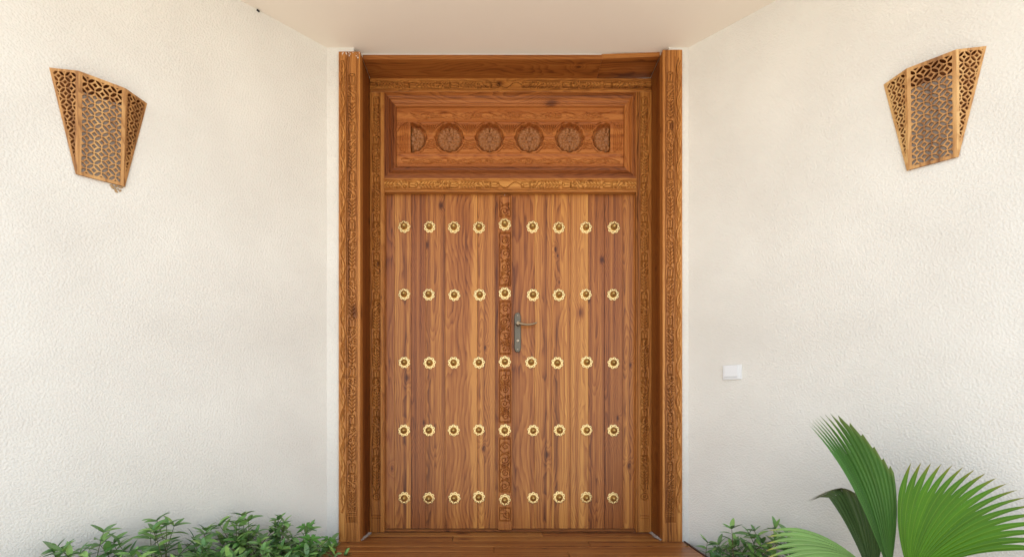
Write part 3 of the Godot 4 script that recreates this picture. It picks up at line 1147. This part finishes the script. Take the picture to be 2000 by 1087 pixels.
# ====================================================================== the step
func wood_step() -> void:
	var t := thing("wooden_step", "reddish brown plank step in front of the double door", "step", Vector3(0, 0, 0.15))
	var o := -t.position
	var z := -0.30
	var k := 0
	for wdt: float in [0.168, 0.117, 0.117, 0.117, 0.112, 0.112, 0.112]:
		var z1 := z + wdt
		var inside := z1 < 0.0
		var x0 := -0.888 if inside else -1.013
		var x1 := 0.888 if inside else 1.010
		# each course is two boards butted at a staggered joint
		var cut := [0.2, -0.35, 0.45, -0.1, 0.3, -0.5, 0.1][k] as float
		for e in 2:
			var a := x0 if e == 0 else cut + 0.001
			var b := cut - 0.001 if e == 0 else x1
			put("plank", board(Vector3(a, 0.112, z + 0.0012), Vector3(b, STEP_TOP - (k % 2) * 0.0008 - e * 0.0005, z1 - 0.0012), 0, (k * 3 + e * 5) % COLS, 0.002), M.deck, t, o)
		z = z1
		k += 1
	put("edge_strip", board(Vector3(1.0105, 0.085, 0.002), Vector3(1.022, STEP_TOP + 0.004, 0.53), 2, 4, 0.002), M.edge, t, o)
	put("riser", board(Vector3(-1.005, -0.02, -0.06), Vector3(1.003, 0.111, 0.535), 0, 2, 0.003), M.deck, t, o)


# ====================================================================== sconces
func lattice_panel(o: Vector3, ux: Vector3, uy: Vector3, poly: PackedVector2Array, inset: float, pitch: float, thick: float, col: int) -> ArrayMesh:
	# o, ux, uy: the panel's plane; poly: its outline in that plane; holes are cut inside the outline shrunk by «inset»
	var nz := ux.cross(uy).normalized()
	for k in poly.size():
		poly[k] *= 1000.0            # millimetres, which the polygon operations need
	inset *= 1000.0
	pitch *= 1000.0
	var st := SurfaceTool.new()
	st.begin(Mesh.PRIMITIVE_TRIANGLES)
	var at := func(p: Vector2, z: float) -> Vector3: return o + (ux * p.x + uy * p.y) * 0.001 + nz * z
	var uvof := func(p: Vector2) -> Vector2: return Vector2((col + 0.5 + p.x * 0.001 / 0.36) / COLS, 0.2 + p.y * 0.001 / COL_L)
	var inner: PackedVector2Array = Geometry2D.offset_polygon(poly, -inset)[0]
	var prism := func(given: PackedVector2Array, sides: Callable) -> void:
		var pg := PackedVector2Array()
		for p in given:
			if pg.is_empty() or (p.distance_to(pg[-1]) > 0.03 and p.distance_to(pg[0]) > 0.03):
				pg.append(p)
		if pg.size() < 3:
			return
		if Geometry2D.is_polygon_clockwise(pg):
			pg.reverse()
		var tri := Geometry2D.triangulate_polygon(pg)
		if tri.is_empty():
			var cleaned := Geometry2D.offset_polygon(pg, -0.01)
			if cleaned.is_empty():
				return
			pg = cleaned[0]
			tri = Geometry2D.triangulate_polygon(pg)
		for k in range(0, tri.size(), 3):
			var a := pg[tri[k]]
			var b := pg[tri[k + 1]]
			var c := pg[tri[k + 2]]
			var uv := [uvof.call(a), uvof.call(b), uvof.call(c)]
			face(st, [at.call(a, 0.0), at.call(b, 0.0), at.call(c, 0.0)], uv, nz)
			face(st, [at.call(a, -thick), at.call(b, -thick), at.call(c, -thick)], uv, -nz)
		for k in pg.size():
			var a := pg[k]
			var b := pg[(k + 1) % pg.size()]
			if a.distance_to(b) > 0.01 and sides.call((a + b) / 2.0):
				var n2 := Vector2(b.y - a.y, a.x - b.x)
				face(st, [at.call(a, 0.0), at.call(b, 0.0), at.call(b, -thick), at.call(a, -thick)], [uvof.call(a), uvof.call(b), uvof.call(b), uvof.call(a)], ux * n2.x + uy * n2.y)
	# the rim: one piece per side of the outline
	var nearest := func(p: Vector2) -> Vector2:
		var best := inner[0]
		for q in inner:
			if q.distance_to(p) < best.distance_to(p):
				best = q
		return best
	for k in poly.size():
		var a := poly[k]
		var b := poly[(k + 1) % poly.size()]
		var pg := PackedVector2Array([a, b, nearest.call(b), nearest.call(a)])
		var ia: Vector2 = nearest.call(a)
		var ib: Vector2 = nearest.call(b)
		prism.call(pg, func(m: Vector2) -> bool: return m.distance_to((a + b) / 2.0) < 0.1 or m.distance_to((ia + ib) / 2.0) < 0.1)
	# overlapping circles on a grid turned by 45 degrees: lens-shaped holes between neighbours, four-cornered ones at the centres
	var e1 := Vector2(0.70711, 0.70711) * pitch
	var e2 := Vector2(-0.70711, 0.70711) * pitch
	var box := Rect2(inner[0], Vector2.ZERO)
	for p in inner:
		box = box.expand(p)
	var mid := box.get_center()
	var reach := int(ceil(box.size.length() / pitch)) + 1
	for i in range(-reach, reach):
		for j in range(-reach, reach):
			var c0 := mid + e1 * i + e2 * j
			var cell := PackedVector2Array([c0, c0 + e1, c0 + e1 + e2, c0 + e2])
			var pieces: Array = Geometry2D.intersect_polygons(cell, inner)
			if pieces.is_empty():
				continue
			var holes := []
			for q in 4:
				var v := cell[q]
				var sq := PackedVector2Array()
				for a in 8:
					var rr := pitch * (0.255 if a % 2 == 0 else 0.19)
					sq.append(v + Vector2.from_angle(a * PI / 4.0 + PI / 4.0 + PI / 4.0) * rr)
				holes.append(sq)
				var w := cell[(q + 1) % 4]
				var m := (v + w) / 2.0
				var d := (w - v).normalized()
				var l := Vector2(-d.y, d.x)
				var lens := PackedVector2Array()
				for a in 12:
					var th := TAU * a / 12.0
					lens.append(m + l * cos(th) * pitch * 0.415 + d * sin(th) * pitch * 0.170)
				holes.append(lens)
			for h: PackedVector2Array in holes:
				var next := []
				for pc in pieces:
					for x in Geometry2D.clip_polygons(pc, h):
						if not Geometry2D.is_polygon_clockwise(x):
							next.append(x)
				pieces = next
			var on_hole := func(m: Vector2) -> bool:
				for q in 4:
					var a := cell[q]
					var b := cell[(q + 1) % 4]
					if Geometry2D.get_closest_point_to_segment(m, a, b).distance_to(m) < 0.02:
						return false
				for q in inner.size():
					if Geometry2D.get_closest_point_to_segment(m, inner[q], inner[(q + 1) % inner.size()]).distance_to(m) < 0.02:
						return false
				return true
			for pc in pieces:
				prism.call(pc, on_hole)
	return st.commit()


func sconces() -> void:
	var specs := [
		[WL + DL * 0.0, DL, NL, "pierced wooden wall sconce left of the door, hung lower", 1.923, 0.0],
		[WR, DR, NR, "pierced wooden wall sconce right of the door, above the switch", 1.981, 0.0]]
	for k in 2:
		# along the wall from its corner, to the middle of the sconce
		var c: Vector3 = specs[k][0]
		var dir: Vector3 = specs[k][1]
		var nor: Vector3 = specs[k][2]
		var along: float = [1.046, 1.088][k]
		var base := c + dir * along
		base.y = specs[k][4]
		var t := thing("wall_sconce", specs[k][3], "sconce", base, atan2(nor.x, nor.z), "pierced wooden sconces")
		# local axes: x along the wall (to the right as one faces it), y up, z out of the wall
		var H: float = [0.417, 0.426][k]
		var a := 0.169
		var b := 0.080
		var d := 0.064
		var low := 0.012
		var A := Vector3(-a, H, 0.002)
		var B := Vector3(-b, H, d)
		var C := Vector3(b, H, d)
		var D := Vector3(a, H, 0.002)
		var E := Vector3(-b, 0, low)
		var F := Vector3(b, 0, low)
		var E0 := Vector3(-b, 0, 0.001)
		var F0 := Vector3(b, 0, 0.001)
		var uy := (B - E).normalized()
		var hgt := (B - E).length()
		put("front_panel", lattice_panel(E, Vector3.RIGHT, uy, PackedVector2Array([Vector2(0, 0), Vector2(2 * b, 0), Vector2(2 * b, hgt), Vector2(0, hgt)]), 0.013, 0.0355, 0.005, 2 + k), M.sconce, t)
		for s: float in [-1.0, 1.0]:
			var top_w := A if s < 0 else D
			var top_f := B if s < 0 else C
			var bot_f := E if s < 0 else F
			var bot_w := E0 if s < 0 else F0
			# the side's plane holds its top edge and its lower front corner
			var ux := (top_f - top_w).normalized() if s < 0 else (top_w - top_f).normalized()
			var org := bot_f
			var upv: Vector3 = (top_f - bot_f)
			upv = (upv - ux * upv.dot(ux)).normalized()
			var pg := PackedVector2Array()
			for p: Vector3 in ([bot_w, bot_f, top_f, top_w] if s < 0 else [bot_f, bot_w, top_w, top_f]):
				pg.append(Vector2((p - org).dot(ux), (p - org).dot(upv)))
			put("side_panel", lattice_panel(org, ux, upv, pg, 0.010, 0.0320, 0.0045, 4 + k), M.sconce, t)
		var st := SurfaceTool.new()
		st.begin(Mesh.PRIMITIVE_TRIANGLES)
		board(Vector3(-b + 0.004, 0.001, 0.001), Vector3(b - 0.004, 0.010, low - 0.004), 0, 5, 0.0005, 0.2, st)
		face(st, [Vector3(-a + 0.008, H - 0.002, 0.003), Vector3(a - 0.008, H - 0.002, 0.003), Vector3(b - 0.004, 0.004, 0.004), Vector3(-b + 0.004, 0.004, 0.004)], [Vector2(0.02, 0.1), Vector2(0.1, 0.1), Vector2(0.1, 0.3), Vector2(0.02, 0.3)], Vector3(0, 0, 1))
		put("backboard", st.commit(), M.sconce_dark, t)
		st = SurfaceTool.new()
		st.begin(Mesh.PRIMITIVE_TRIANGLES)
		for e: float in [H - 0.010, H - 0.005]:
			face(st, [Vector3(-a + 0.010, e, 0.003), Vector3(a - 0.010, e, 0.003), Vector3(b - 0.003, e, d - 0.009), Vector3(-b + 0.003, e, d - 0.009)], [Vector2(0.3, 0.1), Vector2(0.4, 0.1), Vector2(0.4, 0.2), Vector2(0.3, 0.2)], Vector3(0, 1 if e > H - 0.007 else -1, 0))
		put("lid", st.commit(), M.sconce_dark, t)
		# a thin cloudy liner behind the front panel, short of its top
		st = SurfaceTool.new()
		st.begin(Mesh.PRIMITIVE_TRIANGLES)
		var nz := Vector3.RIGHT.cross(uy).normalized()
		var l := [E + uy * 0.012 + Vector3.RIGHT * 0.008 - nz * 0.0075, F + uy * 0.012 - Vector3.RIGHT * 0.008 - nz * 0.0075]
		var tl := 0.335
		face(st, [l[0], l[1], l[1] + uy * tl, l[0] + uy * (tl - 0.004)], [Vector2.ZERO, Vector2.ZERO, Vector2.ZERO, Vector2.ZERO], nz)
		put("liner", st.commit(), liner_mat(), t)
		# the bulb on its holder
		var bulb := put("bulb", lathe([Vector2(0.0, -0.022), Vector2(0.010, -0.018), Vector2(0.0165, -0.006), Vector2(0.018, 0.004), Vector2(0.016, 0.014), Vector2(0.010, 0.021), Vector2(0.0, 0.0235)], 16), mat(Color(0.42, 0.41, 0.42), 0.3), t, Vector3(-0.004, 0.262, 0.018))
		bulb.rotation.x = -PI / 2.0
		put("bulb_holder", box_mesh(Vector3(0.020, 0.050, 0.020)), mat(Color8(150, 60, 40) if k == 0 else Color8(120, 50, 34), 0.5), t, Vector3(-0.002, 0.215, 0.014))
		put("wire_clip", box_mesh(Vector3(0.018, 0.018, 0.012)), mat(Color8(66, 66, 84), 0.5), t, Vector3(-0.024, 0.195, 0.011))


func liner_mat() -> StandardMaterial3D:
	if not M.has("liner"):
		var m := mat(Color(0.56, 0.49, 0.41, 0.80), 0.24)
		m.transparency = BaseMaterial3D.TRANSPARENCY_ALPHA
		M.liner = m
	return M.liner


# ====================================================================== switch and small marks
func light_switch() -> void:
	var base := WR + DR * 0.2505
	base.y = 1.0870
	var t := thing("light_switch", "white plastic light switch on the stucco wall beside the door", "switch", base, atan2(NR.x, NR.z))
	put("frame", board(Vector3(-0.050, 0, 0.0), Vector3(0.050, 0.082, 0.010), 0, 0, 0.0025), M.white_plastic, t)
	var rk := put("rocker", board(Vector3(-0.040, -0.031, 0), Vector3(0.034, 0.033, 0.005), 0, 0, 0.0015), M.white_plastic, t, Vector3(0, 0.047, 0.0095))
	rk.rotation.x = deg_to_rad(-3.0)
	put("lower_strip", board(Vector3(-0.040, 0, 0), Vector3(0.034, 0.008, 0.004), 0, 0, 0.001), M.white_plastic, t, Vector3(0, 0.0055, 0.0095))


func small_marks() -> void:
	# a crumbly lump of mud under the lower sconce's corner
	var st := SurfaceTool.new()
	st.begin(Mesh.PRIMITIVE_TRIANGLES)
	var n := noise(90, 40.0, 2)
	var r := RandomNumberGenerator.new()
	r.seed = 4
	for k in 22:
		var c := Vector3(r.randf_range(-0.026, 0.014), 0.0, 0.002)
		c.y = -r.randf() * 0.034 * (1.0 - absf(c.x + 0.004) / 0.03)
		var s := SphereMesh.new()
		s.radius = r.randf_range(0.002, 0.0055)
		s.height = s.radius * 1.7
		s.radial_segments = 8
		s.rings = 4
		st.append_from(s, 0, Transform3D(Basis.from_euler(Vector3(r.randf(), r.randf(), r.randf())), c))
	var base := WL + DL * 0.985
	base.y = 1.922
	var m := put("mud_lump", st.commit(), M.mud, self, base)
	m.rotation.y = atan2(NL.x, NL.z)
	tag(m, "small crumbly brown mud lump below the left sconce's corner", "mud nest")
	var c2 := put("dark_chip", box_mesh(Vector3(0.014, 0.006, 0.008)), M.black, self, WL + DL * 0.387 + Vector3(0, 3.051, 0) + NL * 0.004)
	c2.rotation = Vector3(0.1, atan2(NL.x, NL.z), -0.2)
	tag(c2, "tiny dark chip stuck where the stucco wall meets the ceiling", "chip")


# ====================================================================== plants
var leaf_meshes := []

# A lance-shaped leaf along +z from its stalk, folded along its midrib and drooping.
func leaf_mesh(l: float, w: float, droop: float, fold: float) -> ArrayMesh:
	var st := SurfaceTool.new()
	st.begin(Mesh.PRIMITIVE_TRIANGLES)
	st.set_smooth_group(0)
	var n := 8
	var row := func(i: int) -> Array:
		var u := i / float(n)
		var hw := w * pow(sin(PI * pow(u, 0.85)), 0.65) * 0.5 + 0.0006
		var y := -droop * u * u * l
		return [Vector3(-hw, y + hw * fold, u * l), Vector3(0, y, u * l), Vector3(hw, y + hw * fold, u * l)]
	for i in n:
		var a: Array = row.call(i)
		var b: Array = row.call(i + 1)
		for s in 2:
			for p: Vector3 in [a[s], a[s + 1], b[s + 1], a[s], b[s + 1], b[s]]:
				st.set_uv(Vector2(0.5, p.z / l))
				st.add_vertex(p)
	st.index()
	st.generate_normals()
	return st.commit()


func aim(dir: Vector3, roll := 0.0) -> Basis:
	var z := dir.normalized()
	var x := Vector3.UP.cross(z)
	x = Vector3.RIGHT if x.length() < 0.05 else x.normalized()
	return Basis(x, z.cross(x), z).rotated(z, roll)


func bush(called: String, label: String, base: Vector3, tips: Array, group: String, r: RandomNumberGenerator, out: Vector3, big := 1.0) -> void:
	var t := thing(called, label, "plant", base, 0.0, group)
	if leaf_meshes.is_empty():
		for k in 5:
			leaf_meshes.append(leaf_mesh(0.074, 0.0235 + 0.002 * k, 0.05 + 0.10 * k, 0.28))
	var nl := 0
	for i in tips.size():
		var tip: Vector3 = tips[i] - base
		var start := Vector3(r.randf_range(-0.11, 0.11), 0.0, r.randf_range(-0.05, 0.05))
		var midp := start.lerp(tip, 0.55) + Vector3(r.randf_range(-0.03, 0.03), 0.05 * tip.y / 0.4, r.randf_range(-0.03, 0.03))
		var pts := []
		var rad := []
		for k in 9:
			var u := k / 8.0
			pts.append(start.lerp(midp, u).lerp(midp.lerp(tip, u), u))
			rad.append(0.0032 - 0.0020 * u)
		put("stem", tube(pts, rad, 5), M.stem_red if r.randf() < 0.25 else M.stem, t, Vector3.ZERO, i)
		# pairs of leaves up the stem, a whorl at its end
		var turn := r.randf() * TAU
		for k in range(3, 9):
			var p: Vector3 = pts[k]
			var d: Vector3 = (pts[k] - pts[k - 1]).normalized()
			var many := 5 if k == 8 else 2
			turn += PI / 2.0 + r.randf_range(-0.4, 0.4)
			for q in many:
				if k < 8 and r.randf() < 0.12:
					continue
				var a := turn + TAU * q / many + r.randf_range(-0.3, 0.3)
				var side := d.cross(Vector3.UP if absf(d.y) < 0.95 else Vector3.RIGHT).normalized()
				var dir := (side * cos(a) + d.cross(side) * sin(a)) + d * (0.55 if k == 8 else 0.35) + Vector3(0, 0.10, 0)
				# leaves cannot grow into the wall
				var into := -dir.dot(out)
				if into > 0.3:
					dir += out * (into - 0.1)
				var s := big * r.randf_range(0.62, 1.1) * (0.85 if k == 8 else 1.0)
				var lf := put("leaf", leaf_meshes[r.randi() % 5], M.leaf[(r.randi() % 4)], t, p, nl)
				lf.basis = aim(dir, r.randf_range(-0.5, 0.5)).scaled_local(Vector3(s, s, s))
				nl += 1


func left_bed() -> void:
	var r := RandomNumberGenerator.new()
	r.seed = 21
	# along: distance from the corner down the wall; top: height of the tallest shoots there
	var rows := [
		[1.20, 0.13, 0.345, "small low plant, last in the row, half out of the picture"],
		[1.05, 0.12, 0.425, "sprawling green plant at the far left end of the leafy bed"],
		[0.86, 0.12, 0.445, "sprawling plant below the lower sconce, two tall shoots close together"],
		[0.66, 0.11, 0.365, "low sprawling plant in the middle of the left bed"],
		[0.50, 0.12, 0.415, "tallest leafy plant in the left bed with a loose arching shoot"],
		[0.33, 0.13, 0.370, "leafy plant with drooping paired leaves beside the lobed seedling"],
		[0.16, 0.12, 0.290, "bushy plant between the lobed seedling and the carved post"],
		[0.98, 0.30, 0.350, "front plant of the left bed, nearest the picture's corner"],
		[0.72, 0.30, 0.335, "dense front plant in the left bed below the low middle one"],
		[0.48, 0.28, 0.305, "dense front plant below the tallest shoots of the left bed"],
		[0.22, 0.27, 0.235, "low front plant spilling over the step's left end"],
	]
	for k in rows.size():
		var a: float = rows[k][0]
		var off: float = rows[k][1]
		var top: float = rows[k][2]
		var base := WL + DL * a + NL * (off + 0.02)
		base.y = 0.0
		var tips := []
		var shoots := (7 if k == 0 else 12) if k < 7 else 18
		for i in shoots:
			var da := r.randf_range(-0.17, 0.17)
			var p := WL + DL * maxf(a + da, 0.03) + NL * (off + r.randf_range(-0.05, 0.10))
			p.y = top - 0.035 - r.randf() * 0.13 - absf(da) * 0.25
			if i == 0:
				p = WL + DL * a + NL * off
				p.y = top - 0.030
			tips.append(p)
		bush("sprawling_plant", rows[k][3], base, tips, "sprawling plants in the beds", r, NL)
	# the seedling with lobed leaves
	var b2 := WL + DL * 0.22 + NL * 0.20
	var t := thing("lobed_seedling", "bright green seedling with large lobed leaves left of the post", "plant", b2)
	var specs := [[WL + DL * 0.20 + NL * 0.17 + Vector3(0, 0.295, 0), 0.062, 0.35], [WL + DL * 0.21 + NL * 0.25 + Vector3(0, 0.245, 0), 0.074, -0.15], [WL + DL * 0.27 + NL * 0.26 + Vector3(0, 0.215, 0), 0.055, 0.6], [WL + DL * 0.11 + NL * 0.25 + Vector3(0, 0.225, 0), 0.052, -0.5]]
	for k in specs.size():
		var p: Vector3 = specs[k][0] - b2
		put("stalk", tube([Vector3(0, 0, 0), p * Vector3(0.4, 0.75, 0.4), p], [0.0032, 0.0026, 0.0016], 6), M.stem, t, Vector3.ZERO, k)
		var lf := put("leaf", lobed_leaf(specs[k][1]), M.leaf_lobed, t, p, k)
		lf.rotation = Vector3(0.62, specs[k][2] + 0.3, specs[k][2] * 0.6)


# A palmate leaf with seven pointed lobes, hanging down from its stalk in the xy plane.
func lobed_leaf(size: float) -> ArrayMesh:
	var st := SurfaceTool.new()
	st.begin(Mesh.PRIMITIVE_TRIANGLES)
	st.set_smooth_group(0)
	var lobes := 7
	var n := 84
	var ring := func(i: int, f: float) -> Vector3:
		var t := i / float(n) * lobes
		var k := floorf(t)
		var u := t - k
		var lobe_l: float = [0.55, 0.85, 1.05, 1.15, 1.05, 0.85, 0.55][int(k) % lobes]
		var s := 1.0 - absf(u - 0.5) * 2.0
		var r := size * (0.36 + (lobe_l - 0.36) * pow(s, 1.1) + 0.05 * sin(u * PI * 6.0) * s)
		var a := -PI * 0.5 + (i / float(n) - 0.5) * TAU * 0.93
		return Vector3(cos(a) * r * f, sin(a) * r * f, -0.16 * r * f * f + 0.006 * s * f)
	for i in n:
		for k in 4:
			var q := [ring.call(i, k / 4.0), ring.call(i + 1, k / 4.0), ring.call(i + 1, (k + 1) / 4.0), ring.call(i, (k + 1) / 4.0)]
			for j in [0, 2, 1, 0, 3, 2]:
				st.set_uv(Vector2(0, 0))
				st.add_vertex(q[j])
	st.index()
	st.generate_normals()
	return st.commit()


func right_bed() -> void:
	var r := RandomNumberGenerator.new()
	r.seed = 52
	var rows := [
		[0.18, 0.13, 0.195, 9, "small low plant between the step and the drooping palm frond"],
		[0.38, 0.11, 0.305, 12, "sprawling plant behind the drooping palm frond"],
		[0.62, 0.12, 0.325, 6, "sprawling plant at the foot of the palm, against the wall"],
	]
	for row in rows:
		var tips := []
		for i: int in row[3]:
			var da := r.randf_range(-0.13, 0.13)
			var p: Vector3 = WR + DR * (row[0] + da) + NR * (row[1] + r.randf_range(-0.05, 0.06))
			p.y = row[2] - (0.01 if i < 2 else 0.02 + r.randf() * 0.13)
			tips.append(p)
		var base: Vector3 = WR + DR * row[0] + NR * (row[1] + 0.02)
		bush("sprawling_plant", row[4], base, tips, "sprawling plants in the beds", r, NR, 0.95)


# A pleated fan leaf. hub: where the stalk ends; along / across: axes of the blade; a0..a1: its spread about «along» in radians;
# reach: length; joined: how much of it is one sheet; droop, cup: how it bends back and folds.
func fan(hub: Vector3, along: Vector3, across: Vector3, a0: float, a1: float, n: int, reach: Callable, joined: Callable, bend: Callable, pleat: float, body: Color, rib: Color, tip: Color) -> ArrayMesh:
	var st := SurfaceTool.new()
	st.begin(Mesh.PRIMITIVE_TRIANGLES)
	along = along.normalized()
	across = (across - along * across.dot(along)).normalized()
	var nor := across.cross(along).normalized()
	var steps := 18
	var half := (a1 - a0) / n / 2.0
	var P := func(a: float, r: float, lift: float) -> Vector3:
		var b: Vector3 = bend.call(a, r)       # (side turn, out of the blade, extra)
		var aa := a + b.x
		return hub + (along * cos(aa) + across * sin(aa)) * r + nor * (b.y + lift) + Vector3(0, b.z, 0)
	for i in n:
		var ac := a0 + (i * 2 + 1) * half
		var L: float = reach.call(ac) * (1.0 + 0.02 * sin(i * 12.9))
		var jn: float = minf(0.999, joined.call(ac) * (1.0 + 0.03 * sin(i * 7.3)))
		var prev := []
		var tone := 1.0 + 0.09 * sin(i * 5.1 + n)
		for k in steps + 1:
			var u := k / float(steps)
			var w := half
			if u > jn:
				w = half * (jn / u) * pow(maxf(0.0, 1.0 - (u - jn) / (1.0 - jn)), 0.75)
			var pl := pleat * minf(1.0, u * 3.0) * (w / half)
			var row := []
			for e: float in [-1.0, -0.14, 0.0, 0.14, 1.0]:
				var own: float = reach.call(ac + w * e) * (L / reach.call(ac))
				row.append(P.call(ac + w * e, own * u, pl * (1.0 - 2.0 * absf(e))))
			var c := (body * (tone * (1.0 + 0.06 * sin(u * 9.0 + i * 2.3)))).lerp(tip, smoothstep(0.85, 1.0, u))
			var cols := [c, c, c.lerp(rib, 0.8), c, c]
			if k > 0:
				for q in 4:
					var pts := [prev[0][q], prev[0][q + 1], row[q + 1], row[q]]
					var cc := [prev[1][q], prev[1][q + 1], cols[q + 1], cols[q]]
					for j in [0, 1, 2, 0, 2, 3]:
						st.set_color(cc[j])
						st.set_uv(Vector2(0, 0))
						st.add_vertex(pts[j])
			prev = [row, cols]
	st.index()
	st.generate_normals()
	return st.commit()


func lin(r: int, g: int, b: int) -> Color:
	return Color8(r, g, b).srgb_to_linear()


func fan_palm() -> void:
	var base := Vector3(1.50, 0.0, 0.98)
	var t := thing("fan_palm", "fan palm with pleated green leaves in the right bed", "palm", base)
	var o := -base
	var m: StandardMaterial3D = M.fan_bright
	# big open fan facing the garden
	var hub := Vector3(1.475, 0.285, 1.05)
	var b1 := put("fan_leaf", fan(hub, Vector3(0.62, 0.76, 0.10), Vector3(0.76, -0.62, 0.12), -0.92, 0.42, 18,
		func(a: float) -> float: return 0.43 + 0.11 * smoothstep(-0.8, 0.4, a),
		func(a: float) -> float: return 0.76 - 0.10 * smoothstep(-0.6, 0.2, a), func(a: float, r: float) -> Vector3: return Vector3(0.55 * r - 0.12 + 0.5 * r * r, 0.05 * r - 0.16 * r * r, 0.0), 0.0012, lin(68, 112, 4), lin(104, 142, 36), lin(124, 112, 40)), m, t, o)
	b1.set_meta("label", "bright green open fan leaf")
	put("petiole", tube([base, Vector3(1.49, 0.15, 1.01), hub], [0.012, 0.009, 0.007], 8), M.petiole, b1)
	# tall half-folded leaf leaning towards the door
	hub = Vector3(1.462, 0.27, 0.97)
	var b2 := put("fan_leaf", fan(hub, Vector3(-0.19, 0.97, -0.10), Vector3(1, 0.1, 0.35), -0.20, 0.24, 14,
		func(a: float) -> float: return 0.655 - 0.22 * smoothstep(0.04, 0.24, a),
		func(a: float) -> float: return 0.78 + 0.20 * smoothstep(-0.02, 0.12, a), func(a: float, r: float) -> Vector3: return Vector3(-0.42 * r * r + 0.05 - a * 0.5 * r, 0.8 * absf(a + 0.04) * r + 0.05 * r * r, 0.0), 0.0013, lin(72, 112, 50), lin(106, 140, 74), lin(112, 128, 70)), m, t, o, 1)
	b2.set_meta("label", "tall folded fan leaf with split, thread-like tips")
	put("petiole", tube([base, Vector3(1.475, 0.14, 0.97), hub], [0.012, 0.009, 0.007], 8), M.petiole, b2)
	# dark leaf behind it, folded along its middle, the tip bent over
	hub = Vector3(1.45, 0.20, 0.90)
	var b3 := put("fan_leaf", fan(hub, Vector3(-0.26, 0.96, -0.05), Vector3(1, 0.25, 0.3), -0.16, 0.30, 11,
		func(a: float) -> float: return 0.465 - 0.13 * smoothstep(-0.12, 0.30, a) - 0.02 * smoothstep(-0.1, -0.16, a),
		func(a: float) -> float: return 0.97, func(a: float, r: float) -> Vector3: return Vector3(-0.5 * r * r + 0.06 - 2.2 * maxf(0.0, r - 0.40), 0.7 * absf(a) * r - 0.10 * r * r, -1.1 * maxf(0.0, r - 0.41)), 0.0012, lin(66, 88, 48), lin(88, 106, 62), lin(92, 86, 58)), m, t, o, 2)
	b3.set_meta("label", "dull dark fan leaf with a bent brown tip")
	put("petiole", tube([base, Vector3(1.46, 0.10, 0.93), hub], [0.011, 0.009, 0.007], 8), M.petiole, b3)
	# pale leaf drooping towards the step
	hub = Vector3(1.40, 0.30, 0.90)
	var b4 := put("fan_leaf", fan(hub, Vector3(-0.80, 0.60, 0.05), Vector3(-0.25, -0.75, 0.55), -0.08, 0.95, 15,
		func(a: float) -> float: return 0.50 - 0.06 * a,
		func(a: float) -> float: return 0.70, func(a: float, r: float) -> Vector3: return Vector3(-0.15 * r, 0.0, -0.86 * r * r), 0.0016, lin(118, 152, 80), lin(166, 188, 122), lin(168, 156, 60)), m, t, o, 3)
	b4.set_meta("label", "pale drooping fan leaf with a yellowed tip")
	put("petiole", tube([base, Vector3(1.43, 0.17, 0.95), hub], [0.011, 0.008, 0.006], 8), M.petiole, b4)
	# narrow young leaf between the two upright ones
	hub = Vector3(1.50, 0.30, 0.93)
	var b5 := put("fan_leaf", fan(hub, Vector3(-0.02, 1.0, -0.05), Vector3(1, 0.0, 0.3), -0.12, 0.14, 6,
		func(a: float) -> float: return 0.315,
		func(a: float) -> float: return 0.9, func(a: float, r: float) -> Vector3: return Vector3(-0.2 * r, 0.3 * absf(a) * r, 0.0), 0.002, lin(84, 116, 56), lin(130, 150, 80), lin(110, 110, 60)), m, t, o, 4)
	put("petiole", tube([base, Vector3(1.50, 0.16, 0.95), hub], [0.010, 0.008, 0.006], 8), M.petiole, b5)
